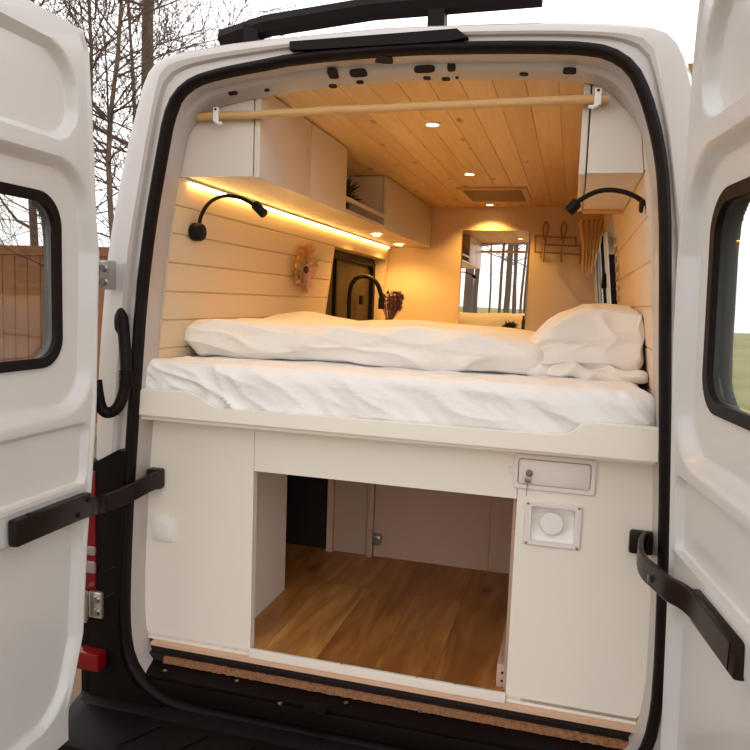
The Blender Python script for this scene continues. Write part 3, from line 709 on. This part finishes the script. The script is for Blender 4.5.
# ================================================================== OVERHEAD CABINETS
ZB0, ZB1, XF = 2.138, 2.405, -.42
def cab(label, y0, y1, doors, name='overhead_cabinet'):
    t = thing(name, label, 'cabinet', (-.56, y0, ZB0), 'overhead cabinets on the left wall')
    xb = lambda z: XL(z)+.002
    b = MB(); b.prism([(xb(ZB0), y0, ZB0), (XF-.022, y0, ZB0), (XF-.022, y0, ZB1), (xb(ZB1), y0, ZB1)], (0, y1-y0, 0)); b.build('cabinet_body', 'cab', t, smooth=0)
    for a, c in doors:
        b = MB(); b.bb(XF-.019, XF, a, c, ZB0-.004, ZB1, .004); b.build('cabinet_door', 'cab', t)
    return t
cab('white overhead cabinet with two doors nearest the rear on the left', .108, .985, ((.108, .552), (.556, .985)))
cab('white overhead cabinet with one long door at the far left end', 1.655, YB-.004, ((1.655, YB-.006),))
t = thing('open_shelf', 'open shelf with a slim front bar between the left cabinets', 'shelf', (-.56, .99, ZB0), 'overhead cabinets on the left wall')
b = MB(); b.prism([(XL(ZB0)+.002, .988, ZB0), (XF, .988, ZB0), (XF, .988, ZB0+.016), (XL(ZB0)+.004, .988, ZB0+.016)], (0, .664, 0)); b.build('shelf_board', 'cab', t, smooth=0)
b = MB(); b.prism([(XL(ZB0+.016)+.002, .988, ZB0+.016), (XL(ZB0+.016)+.014, .988, ZB0+.016), (XL(ZB1)+.014, .988, ZB1), (XL(ZB1)+.002, .988, ZB1)], (0, .664, 0)); b.build('shelf_back', 'cab', t, smooth=0)
b = MB(); b.bb(XF-.014, XF, .988, 1.652, 2.192, 2.208, .002); b.build('front_bar', 'cab', t)
b = MB(); b.bb(XF-.014, XF, 1.630, 1.652, 2.154, 2.192); b.build('bar_support', 'cab', t, smooth=0)
# dark dried plant on the open shelf
t = thing('shelf_plant', 'dark leafy plant standing on the open overhead shelf', 'plant', (-.52, 1.22, ZB0+.016))
b = MB(); b.lathe([(.03, 0), (.038, .05), (.034, .055), (.030, .045), (.002, .045)], (-.52, 1.22, ZB0+.0165)); b.build('pot', 'pot', t)
b = MB()
for k in range(90):
    a, e = random.uniform(0, 2*PI), random.uniform(-.1, 1.3); d = Vector((math.cos(a)*math.cos(e), math.sin(a)*math.cos(e), math.sin(e)))
    b.leaf(Vector((-.52, 1.22, ZB0+.085))+d*random.uniform(.0, .05), d, (0, 0, 1), random.uniform(.05, .085), .016)
b.build('leaves', 'plant', t, smooth=0)
# right cabinet
t = thing('overhead_cabinet', 'white overhead cabinet on the right above the pillow', 'cabinet', (.60, .11, ZB0))
RC0, RC1 = .115, .89
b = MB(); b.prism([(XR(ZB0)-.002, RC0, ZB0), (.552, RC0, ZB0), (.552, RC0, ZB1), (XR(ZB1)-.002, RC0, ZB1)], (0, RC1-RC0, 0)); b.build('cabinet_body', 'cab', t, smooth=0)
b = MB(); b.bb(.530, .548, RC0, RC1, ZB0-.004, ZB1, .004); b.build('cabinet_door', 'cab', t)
b = MB(); b.bb(.55, XR(ZB0)-.004, RC1-.02, RC1-.002, ZB0-.014, ZB0, .003); b.build('edge_shade', 'rod', t)  # brown strip stands in for the shaded far edge of the underside
# LED strip in the corner under the left cabinets
t = thing('led_strip', 'glowing warm light strip along the wall under the left cabinets', 'light', (-.69, 1.5, 2.13))
b = MB(); b.bb(XL(2.13)+.001, XL(2.13)+.016, .115, 2.80, 2.130, 2.137); b.build('light_profile', 'whiteplastic', t, smooth=0)
b = MB(); b.bb(XL(2.125)+.004, XL(2.125)+.0095, .165, 2.78, 2.1250, 2.130); b.build('light_tape', 'led', t, smooth=0)

# spotlights
def spot(name, label, p, grp, r=.024, power=4, size=2.2):
    t = thing(name, label, 'light', p, grp)
    b = MB(); b.lathe([(r*1.45, 0), (r*1.45, -.003), (r*1.3, -.006), (r, -.006), (r, -.002)], p, n=24, cap=False); b.build('light_ring', 'whiteplastic', t)
    b = MB(); b.lathe([(r, -.0035), (r*.6, -.0045), (.001, -.005)], p, n=24); b.build('lamp_face', 'spot', t)
    l = bpy.data.lights.new('spot_lamp', 'SPOT'); l.energy = power; l.spot_size = size; l.spot_blend = .6; l.color = (1, .57, .14); l.shadow_soft_size = .02
    lo = bpy.data.objects.new('spot_lamp', l); C.objects.link(lo); lo.location = Vector((0, 0, -.012)); lo.parent = t
    return t
for (px, py), lb, pw in (((432.5, 123.5), 'round ceiling spotlight nearest the rear doors', 14), ((469.5, 173.5), 'round ceiling spotlight just behind the ceiling vent', 17), ((490, 204.3), 'round ceiling spotlight between vent and far wall', 24)):
    p = oz(px, py, ZC); p.y = min(p.y, YB-.10); spot('ceiling_spotlight', lb, (p.x, p.y, ZC), 'ceiling spotlights', .022, pw)
for (px, py), lb in (((376.5, 234), 'small spotlight under the open shelf'), ((399, 244), 'small spotlight under the far end of the left cabinets')):
    p = oz(px, py, ZB0); spot('cabinet_spotlight', lb, (p.x, min(p.y, YB-.15), ZB0-.004), 'spotlights under the left cabinets', .024, 13, 2.7)
# roof vent
c = [oz(px, py, ZC) for px, py in ((455, 190), (512, 188), (517, 199), (453, 200))]
x0, x1, y0, y1 = -.10, .225, min(v.y for v in c), max(v.y for v in c); y1 = max(y1, y0+.34)
t = thing('roof_vent', 'brown rectangular ceiling vent in front of the far wall', 'vent', ((x0+x1)/2, (y0+y1)/2, ZC))
b = MB()
for a in ((x0-.03, x0, y0-.03, y1+.03), (x1, x1+.03, y0-.03, y1+.03), (x0, x1, y0-.03, y0), (x0, x1, y1, y1+.03)): b.bb(*a, ZC-.012, ZC+.002, .003)
b.build('vent_frame', 'pine', t)
b = MB(); b.bb(x0, x1, y0, y1, ZC-.006, ZC-.001); b.build('vent_cover', 'vent', t, smooth=0)

# curtain rod
t = thing('curtain_rod', 'pale wooden rod across the top of the rear opening', 'rod', (0, .085, 2.325))
a, c = oy(199, 117, .085), oy(609, 98.3, .085)
b = MB(); pts = [a.lerp(c, k/14) + Vector((0, 0, .001*math.sin(PI*k/14)+.003*N(k*.7, 0, 0))) for k in range(15)]
b.tube(pts, .0125, 12); b.build('rod', 'rod', t)
for px, py, s in ((216, 116, 1), (598, 98, -1)):
    p = oy(px, py, .07); b = MB(); b.bb(p.x-.009, p.x+.009, .066, .074, p.z-.018, p.z+.026, .003)
    b.tube([(p.x, .070, p.z-.018), (p.x+s*.012, .066, p.z-.024), (p.x+s*.022, .068, p.z-.022)], .005, 8); k = b.build('rod_bracket', 'whiteplastic', t)
    b = MB(); b.lathe([(.004, .0655), (.004, .0650), (.001, .0645)], (p.x, 0, p.z+.019), axis='y', n=10); b.build('bracket_screw', 'gap', k)

# reading lamps
p0 = ox(196, 232, XL(1.99)+.012); yl = p0.y
t = thing('reading_lamp', 'black gooseneck reading lamp on the left board wall', 'lamp', p0, 'gooseneck reading lamps')
b = MB(); b.lathe([(.029, -.012), (.031, -.004), (.031, .016), (.026, .026), (.004, .028)], p0, axis='x', n=24)
b.build('lamp_base', 'winframe', t)
pts = smooth_pts([p0+Vector((.018, 0, .005)), oy(199, 221, yl), oy(205, 207, yl), oy(214, 198.5, yl), oy(228, 195, yl), oy(243, 198.5, yl), oy(256, 206, yl)], 2)
b = MB(); b.tube(pts, .0065, 10); b.build('gooseneck', 'winframe', t)
a, c = oy(254, 204, yl), oy(265, 214.5, yl); b = MB(); b.tube([a, a.lerp(c, .1), a.lerp(c, .9), c], [.012, .0155, .0165, .014], 14); b.build('lamp_head', 'winframe', t)
yl = .128; p0 = Vector((XR(2.10)-.004, yl, oy(644, 206, yl).z))
t = thing('reading_lamp', 'black gooseneck reading lamp on the right under the cabinet', 'lamp', p0, 'gooseneck reading lamps')
b = MB(); b.lathe([(.018, .004), (.019, .002), (.019, -.003), (.014, -.006), (.004, -.007)], p0, axis='x', n=24); b.build('lamp_base', 'winframe', t)
pts = smooth_pts([p0+Vector((-.004, 0, 0)), oy(645, 203, yl), oy(636, 196.5, yl), oy(624, 191.5, yl), oy(608, 189.5, yl), oy(594, 192, yl), oy(580, 200, yl), oy(576, 203.5, yl)], 2)
b = MB(); b.tube(pts, .0068, 10); b.build('gooseneck', 'winframe', t)
a, c = oy(578, 202, yl), oy(568, 212, yl); b = MB(); b.tube([a, a.lerp(c, .1), a.lerp(c, .9), c], [.012, .0155, .0165, .014], 14); b.build('lamp_head', 'winframe', t)

# dried wreath on the left wall
p0 = ox(302, 269.5, XL(1.92)+.012); t = thing('dried_wreath', 'round dried flower wreath hanging on the left board wall', 'wreath', p0)
R0 = .085
def onwall(a, r, o=0): 
    y = p0.y + math.cos(a)*r*1.15; z = p0.z + math.sin(a)*r
    return Vector((XL(z)+.012+o, y, z))
b = MB(); b.tube([onwall(2*PI*k/24, R0*.75) for k in range(25)], .008, 6); b.build('wreath_ring', 'twig', t)
for nm, mt_, cnt, r0, r1, ln in (('dried_petals', 'flower_pk', 110, .015, .075, .055), ('dried_blossoms', 'flower_or', 80, .05, .10, .045), ('dried_twigs', 'twig', 90, .045, .09, .06)):
    b = MB()
    for k in range(cnt):
        a = random.uniform(0, 2*PI); r = random.uniform(r0, r1)
        if nm == 'dried_petals': a = random.gauss(-PI/2, 1.0)
        if nm == 'dried_blossoms': a = random.gauss(PI/2, 1.0)
        p = onwall(a, r, random.uniform(.0, .02)); d = onwall(a+random.uniform(-.4, .4), r+.05, random.uniform(.005, .05))-p
        b.leaf(p, d, (1, 0, 0), ln*random.uniform(.7, 1.3), .009 if nm != 'dried_twigs' else .004)
    b.build(nm, mt_, t, smooth=0)
b = MB(); b.blob(onwall(0, 0, .022), (.012, .02, .018), 2); b.build('flower_heart', 'flower_dk', t)

# ================================================================== KITCHEN SIDE
KC = thing('kitchen_cabinet', 'kitchen cabinet with wooden worktop along the left wall behind the bed', 'cabinet', (-.5, 1.5, ZF))
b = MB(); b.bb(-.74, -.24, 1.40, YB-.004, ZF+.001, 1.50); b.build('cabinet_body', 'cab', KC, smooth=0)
b = MB(); b.bb(-.755, -.22, 1.38, YB-.003, 1.50, 1.53, .004); b.build('worktop', 'counter', KC)
ZK = 1.53; yf = 1.9
p = oy(349, 325, yf); t = thing('kitchen_faucet', 'tall black arched tap in front of the dark side window', 'tap', (p.x, yf, ZK))
b = MB(); b.lathe([(.028, 0), (.028, .008), (.020, .015), (.018, .05)], (p.x, yf, ZK), n=20); b.build('faucet_base', 'winframe', t)
pts = smooth_pts([(p.x, yf, ZK+.03), oy(349, 318, yf), oy(349, 298, yf), oy(351, 284, yf), oy(358, 276.5, yf), oy(368, 276, yf), oy(377, 282, yf), oy(381, 294, yf), oy(382, 300, yf)], 2)
b = MB(); b.tube(pts, .0125, 12); b.build('spout', 'winframe', t)
a, c = oy(381.7, 297, yf), oy(381, 309, yf); b = MB(); b.tube([a, a.lerp(c, .15), c], [.014, .018, .017], 12); b.build('spray_head', 'winframe', t)
# vase with dried flowers
yv = 2.25; p = oy(388.5, 326, yv); t = thing('flower_vase', 'clear glass vase of dark dried flowers beside the tap', 'vase', (p.x, yv, ZK))
b = MB(); b.lathe([(.028, 0), (.032, .01), (.030, .08), (.020, .12), (.022, .14), (.019, .14), (.017, .12), (.027, .08), (.028, .012), (.001, .008)], (p.x, yv, ZK), n=20); b.build('vase', 'glass', t)
hd = oy(393, 303, yv); fb = MB(); sb = MB()
for k in range(80):
    a = random.uniform(0, 2*PI); r = random.random()**.6; q = hd + Vector((math.cos(a)*r*.068, math.sin(a)*r*.06, random.uniform(-.065, .07)*(1-.35*r)))
    sb.tube([(p.x+random.uniform(-.008, .008), yv+random.uniform(-.008, .008), ZK+.02), (p.x+(q.x-p.x)*.3, yv+(q.y-yv)*.3, ZK+.13), q], .0016, 4)
    for j in range(7):
        d = Vector((random.uniform(-1, 1), random.uniform(-1, 1), random.uniform(-.2, 1.2))); fb.leaf(q, d, (0, 0, 1), random.uniform(.02, .036), .008)
sb.build('stems', 'lavender', t); fb.build('flower_heads', 'lavender', t, smooth=0)
yv = 2.2; p = oy(398, 325, yv)
b = MB(); b.lathe([(.030, 0), (.040, .06), (.041, .115), (.038, .115), (.037, .06), (.027, .006), (.001, .006)], (p.x, yv, ZK), n=20); tag(b.build('glass_dish', 'glass', loc=(p.x, yv, ZK)), 'small clear glass dish right of the dried flowers', 'dish')

# mirror on the far wall
c0, c1 = oy(463.5, 230, YB), oy(529.5, 230, YB)
t = thing('wall_mirror', 'tall frameless mirror on the far wall', 'mirror', ((c0.x+c1.x)/2, YB, 1.4))
b = MB(); b.bb(c0.x, c1.x, YB-.006, YB-.001, 1.15, c0.z-.002); b.build('mirror_glass', 'mirror', t, smooth=0)
# low cabinet under the mirror with a plant and a bottle
t = thing('low_cabinet', 'low cabinet under the mirror behind the bed', 'cabinet', (0, 2.7, ZF))
b = MB(); b.bb(-.215, .34, 2.62, YB-.011, ZF+.001, 1.57); b.build('cabinet_body', 'cab', t, smooth=0)
b = MB(); b.bb(-.217, .35, 2.60, YB-.011, 1.57, 1.59, .003); b.build('cabinet_top', 'counter', t)
p = oy(508, 326, 2.74); t = thing('small_plant', 'little dark bushy plant in front of the mirror', 'plant', (p.x, 2.74, 1.59))
b = MB(); b.lathe([(.018, 0), (.024, .018), (.022, .022), (.002, .018)], (p.x, 2.74, 1.5905), n=16); b.build('pot', 'pot', t)
b = MB()
for k in range(130):
    a, e = random.uniform(0, 2*PI), random.uniform(-.1, 1.3); d = Vector((math.cos(a)*math.cos(e), math.sin(a)*math.cos(e), math.sin(e)*.8))
    b.leaf(Vector((p.x, 2.74, 1.612))+d*random.uniform(.0, .035), d, (0, 0, 1), random.uniform(.022, .042), .009)
b.build('leaves', 'plant', t, smooth=0)
p = oy(523.3, 321, 2.76); b = MB(); b.lathe([(.010, 0), (.011, .004), (.011, .085), (.006, .095), (.006, .115), (.001, .116)], (p.x, 2.76, 1.5905), n=14)
tag(b.build('slim_bottle', 'pot', loc=(p.x, 2.76, 1.5905)), 'slim dark bottle at the right edge of the mirror', 'bottle')

# coat rack of bent cane
yr = YB-.02
t = thing('coat_rack', 'bent cane coat rack with looped hooks on the far wall', 'coat rack', oy(556, 245, yr))
G = lambda px, py, y=yr: oy(px, py, y)
b = MB()
b.tube([G(535.5, 236), G(575.5, 238)], .0055, 8); b.tube([G(543, 244.5), G(575.5, 246)], .0055, 8); b.tube([G(535, 252), G(545, 252.3), G(580, 254.5)], .0055, 8)
b.tube([G(535.5, 235), G(535, 253)], .0055, 8); b.tube([G(575.5, 236.5), G(576, 247)], .0055, 8); b.tube([G(579.5, 244), G(580, 255)], .0055, 8); b.tube([G(575.5, 246), G(579.5, 245)], .0055, 8)
b.build('rack_frame', 'rattan', t)
for cx_, top_, bot_ in ((546, 222, 262), (564, 222, 262)):
    b = MB(); lp = [G(cx_-2.2, 240), G(cx_-3, 228), G(cx_-1.5, top_+1), G(cx_, top_-.6), G(cx_+1.5, top_+1), G(cx_+3, 228), G(cx_-.5, 238, yr-.012), G(cx_-2, 250, yr-.014), G(cx_-3, bot_-2, yr-.018), G(cx_-3, bot_, yr-.035), G(cx_-3, bot_-3, yr-.048)]
    b.tube(smooth_pts(lp, 2), .0058, 8); b.build('rack_hook', 'rattan', t)
b = MB(); b.tube(smooth_pts([G(580, 253), G(580.3, 260, yr-.01), G(580, 264, yr-.03), G(580, 261, yr-.045)], 2), .0058, 8); b.build('rack_hook', 'rattan', t)

# right side: sliding-door window with black frame, white blind, curtain
b = MB(); b.prism([(XR(1.45), 1.622, 1.45), (XR(2.22), 1.622, 2.22), (XR(2.22)+.07, 1.622, 2.22), (XR(1.45)+.07, 1.622, 1.45)], (0, .012, 0))
b.prism([(XR(2.22), 1.622, 2.22), (XR(2.22)+.07, 1.622, 2.22), (XR(2.22)+.07, YB, 2.22), (XR(2.22), YB, 2.22)], (0, 0, .01))
win = tag(b.build('window_2', 'wall_r', smooth=0), kind='structure')
b = MB()
def post(y, w, o, z0=1.45, z1=2.22):
    b.prism([(XR(z0)+o, y-w, z0), (XR(z1)+o, y-w, z1), (XR(z1)+o, y+w, z1), (XR(z0)+o, y+w, z0)], (.035, 0, 0))
post(2.79, .050, -.020); post(2.10, .02, -.006, 1.45, 2.06)
b.prism([(XR(1.45)+.03, 1.64, 1.45), (XR(1.45)+.03, 1.64, 1.50), (XR(1.45)+.03, YB, 1.50), (XR(1.45)+.03, YB, 1.45)], (.02, 0, 0))
b.build('window_frame', 'winframe', win, smooth=0)
b = MB(); p = oy(610, 263, 2.3); b.box((XR(1.95)-.02, 2.42, 1.93), (.03, .05, .09), .01); b.build('window_handle', 'winframe', win)
b = MB(); b.prism([(XR(1.45)+.045, 1.64, 1.45), (XR(2.2)+.045, 1.64, 2.2), (XR(2.2)+.045, YB, 2.2), (XR(1.45)+.045, YB, 1.45)], (.005, 0, 0)); b.build('window_pane', 'pane', win, smooth=0)
b = MB()
def fold(pl, z0, z1, y0, y1, o0, amp, nf, th=.004):
    rows = []
    for j in range(13):
        z = z0+(z1-z0)*j/12; row = []
        for i in range(nf*8+1):
            y = y0+(y1-y0)*i/(nf*8); row.append(Vector((XR(z)-o0+amp*math.sin(2*PI*i/8), y, z)))
        rows.append(row)
    pl.loops([*rows], closed=False); pl.loops([[q+Vector((th, 0, 0)) for q in r] for r in rows], closed=False)
t = thing('window_blind', 'white pleated blind drawn part way over the right side window', 'blind', (XR(1.9), 2.4, 2.2))
b = MB(); fold(b, 1.46, 2.20, 2.30, 2.52, .006, .006, 4); b.build('blind_fabric', 'blindwhite', t)
t = thing('webbing_strip', 'grey and cream ladder webbing hanging beside the right side window', 'strap', (XR(1.9)-.006, 1.48, 1.6))
b = MB(); b.prism([(XR(1.60)-.004, 1.36, 1.60), (XR(2.12)-.004, 1.36, 2.12), (XR(2.12)-.004, 1.60, 2.12), (XR(1.60)-.004, 1.60, 1.60)], (.003, 0, 0)); b.build('webbing', 'blindwhite', t, smooth=0)
b = MB()
for k in range(10):
    z = 1.68+k*.043; b.prism([(XR(z)-.007, 1.37+.05*(k % 2), z), (XR(z+.024)-.007, 1.37+.05*(k % 2), z+.024), (XR(z+.024)-.007, 1.59, z+.024), (XR(z)-.007, 1.59, z)], (.003, 0, 0))
b.build('webbing_rung', 'trimgrey', t, smooth=0)
# gathered golden curtain in the right far corner
t = thing('gathered_curtain', 'gathered golden curtain hanging in the far right corner', 'curtain', (.62, 2.60, 2.12))
b = MB()
def curtain(b, x0, x1, y0, ztop, zlo, pinch, seed):
    rows = []
    for j in range(25):
        f = j/24; z = ztop+(zlo(.5)-ztop)*f; k = 1-pinch*math.sin(PI*min(1, f*1.35)/1.35*.9)*f**.5; row = []
        for i in range(49):
            s = i/48; x = x0+(x1-x0)*(.5+(s-.5)*k); zz = ztop+(zlo(s)-ztop)*f
            y = y0 + .022*math.sin(s*2*PI*6+seed+f*1.2)*(1-.3*f)+.012*N(s*9, f*3, seed)
            row.append(Vector((x, y, zz)))
        rows.append(row)
    b.loops(rows, closed=False); b.loops([[q+Vector((0, .003, 0)) for q in r] for r in rows], closed=False)
xa, xb_ = oy(578, 230, 2.60).x, oy(608, 230, 2.60).x
curtain(b, xa, xb_, 2.60, 2.30, lambda s: 1.98-.07*math.sin(s*PI)+.16*s+.02*math.sin(s*31), .5, 1)
b.build('curtain_cloth', 'curtain', t, smooth=60)
t2 = thing('white_curtain', 'narrow white curtain hanging between the golden curtain and the window', 'curtain', (.68, 2.70, 1.8))
b = MB(); rows = []
for j in range(15):
    z = 2.20-(2.20-1.47)*j/14; row = []
    for i in range(25):
        q = i/24; row.append(Vector((XR(z)-.072+.050*q, 2.70+.014*math.sin(q*2*PI*3+j*.1), z)))
    rows.append(row)
b.loops(rows, closed=False); b.loops([[q+Vector((0, .003, 0)) for q in r] for r in rows], closed=False); b.build('curtain_cloth', 'blindwhite', t2, smooth=60)
b = MB(); b.tube([(xa-.02, 2.61, 2.295), (XR(2.30)-.003, 2.61, 2.30)], .006, 8); b.build('curtain_rail', 'rod', t)

# ================================================================== OUTSIDE
b = MB(); bmesh.ops.create_grid(b.bm, x_segments=60, y_segments=60, size=70)
for v in b.bm.verts:
    d = math.hypot(v.co.x, v.co.y); v.co.z = .05*N(v.co.x*.08, v.co.y*.08, 1)*sstep(6, 20, d)-.002
g = b.build('ground', 'grass', smooth=60); tag(g, kind='structure')
b = MB(); bmesh.ops.create_circle(b.bm, cap_ends=True, segments=40, radius=7)
for v in b.bm.verts: v.co = Vector((v.co.x*1.1+.3*N(v.co.x, v.co.y, 2), v.co.y, .012))
tag(b.build('parking_spot', 'earth', smooth=0), kind='structure')

def tree(name, label, base, h, r, lean, n_br, dens, cat='tree', group='bare trees', seed=1, twig=True, bend=.15, low=.25, tw=1.0):
    rnd = random.Random(seed); base = Vector(base)
    t = thing(name, label, cat, base, group)
    b = MB(); pts, rad = [], []
    for k in range(13):
        f = k/12; pts.append(base + Vector((lean[0]*f*h + bend*N(f*3, seed, 0)*h*.12, lean[1]*f*h + bend*N(f*3, seed, 5)*h*.12, f*h-.05))); rad.append(r*(1-.75*f)+(.35*r*max(0, 1-f*14)))
    b.tube(pts, rad, 10); b.build('trunk', 'bark', t, smooth=60)
    if not n_br: return t
    b = MB()
    def branch(p, d, ln, rr, depth):
        q = [p]; dd = d.normalized(); seg = 5
        for k in range(seg):
            dd = (dd + Vector((rnd.uniform(-.28, .28), rnd.uniform(-.28, .28), rnd.uniform(-.18, .26)))).normalized(); q.append(q[-1]+dd*ln/seg)
        b.tube(q, [max(rr*(1-.75*k/seg), .0035*tw) for k in range(seg+1)], 5 if depth < 2 else 3, cap=False)
        if depth >= dens: return
        for k in range(rnd.randint(3, 5)):
            i = rnd.randint(1, seg); nd = (dd + Vector((rnd.uniform(-1, 1), rnd.uniform(-1, 1), rnd.uniform(-.6, .8)))).normalized()
            branch(q[i], nd, ln*rnd.uniform(.42, .72), max(rr*.5*(1-.5*i/seg), .003*tw), depth+1)
    for k in range(n_br):
        f = low+(1-low)*rnd.random()**.8; i = min(11, int(f*12)); p = pts[i].lerp(pts[i+1], f*12-i); a = rnd.uniform(0, 2*PI)
        branch(p, Vector((math.cos(a), math.sin(a), rnd.uniform(.1, .9))), h*rnd.uniform(.16, .34)*(1.15-f*.6), max(.012, r*rnd.uniform(.2, .38)*(1.1-f*.5)), 0)
    b.build('branches', 'twigbark', t, smooth=0)
    return t
# in front of the van, seen over the left pillar
q = oy(111, 205, 5.0); tree('bare_tree', 'bare thin forked tree nearest the left side of the van', (q.x, 5.0, 0), 6.5, .045, (.02, 0), 34, 3, seed=3, low=.25)
q = oy(155, 50, 7.0); tree('bare_tree', 'bare dark trunk rising above the left pillar of the van', (q.x-.1, 7.0, 0), 11, .12, (.01, 0), 40, 3, seed=5, low=.2)
q = oy(100, 150, 6.5); tree('bare_tree', 'bare thin tree beside the open left door, further back', (q.x-.25, 6.5, 0), 8.5, .04, (.015, 0), 40, 3, seed=11, low=.2)
q = oy(132, 150, 9.5); tree('bare_tree', 'bare twiggy tree furthest behind the left pillar', (q.x, 9.5, 0), 10, .05, (-.01, 0), 46, 3, seed=17, low=.2)
q = oy(70, 150, 8.0); tree('bare_tree', 'bare tree hidden mostly by the open left door', (q.x-.8, 8.0, 0), 10, .08, (.02, 0), 24, 2, seed=23)
# brown plank fence behind them
f = thing('plank_fence', 'brown plank fence seen between the left door and the van', 'fence', (-5.5, 6.0, 0))
b = MB()
for k in range(34): b.bb(-9+k*.2, -9+k*.2+.185, 5.98, 6.005, .05, 2.32, .004)
b.build('plank', 'fence', f, smooth=0)
b = MB(); b.bb(-9, -2.2, 5.955, 5.98, 2.20, 2.30); b.bb(-9, -2.2, 5.955, 5.98, .5, .6); b.build('fence_rail', 'fence', f, smooth=0)
# behind the photographer: the trees the mirror shows
def mir(px, y): 
    v = oy(px, 290, 2*(YB-.006)-y); return v.x
for i, (px, y, r, ln, lab, h) in enumerate(((469, -6.5, .105, (.004, 0), 'thick dark trunk at the left edge of the mirror', 11), (479.5, -9, .07, (0, 0), 'trunk next to the thick dark one, seen in the mirror', 12), (497, -11, .045, (.035, 0), 'thin leaning trunk in the middle of the mirror', 11),
        (505.5, -9.5, .082, (.006, 0), 'thickest tree right of centre in the mirror', 13), (519, -12, .055, (-.03, 0), 'leaning trunk in the right part of the mirror', 12), (523, -14, .045, (.02, 0), 'slim trunk behind the leaning one on the right of the mirror', 12), (529, -10, .055, (0, 0), 'trunk at the right edge of the mirror', 12), (489, -22, .05, (.01, 0), 'thin distant tree left of centre in the mirror', 10), (513, -24, .05, (0, 0), 'thin distant tree right of centre in the mirror', 11))):
    tree('beech_tree', 'bare ' + lab, (mir(px, y), y, 0), h, r, ln, 14, 2, group='trees mirrored in the far wall', seed=40+i, low=.22, tw=1.6)
def bush(label, c, r, seed):
    b = MB(); b.blob((c[0], c[1], r[2]*.8), r, 4, .35, seed); tag(b.build('hedge_bush', 'grass', loc=(c[0], c[1], 0)), label, 'bush', 'hedge across the field')
for k, lb in enumerate(('low bush far left across the field behind the photographer', 'low bush left of centre across the field', 'low bush right of centre across the field', 'low bush far right across the field')):
    bush(lb, (mir(465+k*20, -45)+random.uniform(-1, 1), -45-2*k, 0), (5, 2, .8), k*3.1)

# ================================================================== LIGHT
w = bpy.data.worlds.new('overcast_sky'); bpy.context.scene.world = w; w.use_nodes = True
nt = w.node_tree; bg = nt.nodes['Background']
tc = nt.nodes.new('ShaderNodeTexCoord'); sx = nt.nodes.new('ShaderNodeSeparateXYZ'); rp = nt.nodes.new('ShaderNodeValToRGB')
nt.links.new(tc.outputs['Generated'], sx.inputs[0]); nt.links.new(sx.outputs['Z'], rp.inputs[0]); nt.links.new(rp.outputs[0], bg.inputs['Color'])
rp.color_ramp.elements[0].position = 0.12; rp.color_ramp.elements[0].color = (1, .98, .97, 1)
rp.color_ramp.elements[0].position = .22; rp.color_ramp.elements[1].position = .8; rp.color_ramp.elements[1].color = (.55, .53, .53, 1)
e = rp.color_ramp.elements.new(0.0); e.color = (.66, .64, .63, 1)
bg.inputs['Strength'].default_value = 2.45
sc = bpy.context.scene
sc.view_settings.view_transform = 'Standard'; sc.view_settings.look = 'None'; sc.view_settings.gamma = 1; sc.view_settings.exposure = 0
sc.view_settings.use_curve_mapping = False
sc.cycles.max_bounces = 10; sc.cycles.diffuse_bounces = 5; sc.cycles.glossy_bounces = 4; sc.cycles.transmission_bounces = 8; sc.cycles.caustics_refractive = False; sc.cycles.caustics_reflective = False
sc.cycles.sample_clamp_indirect = 6
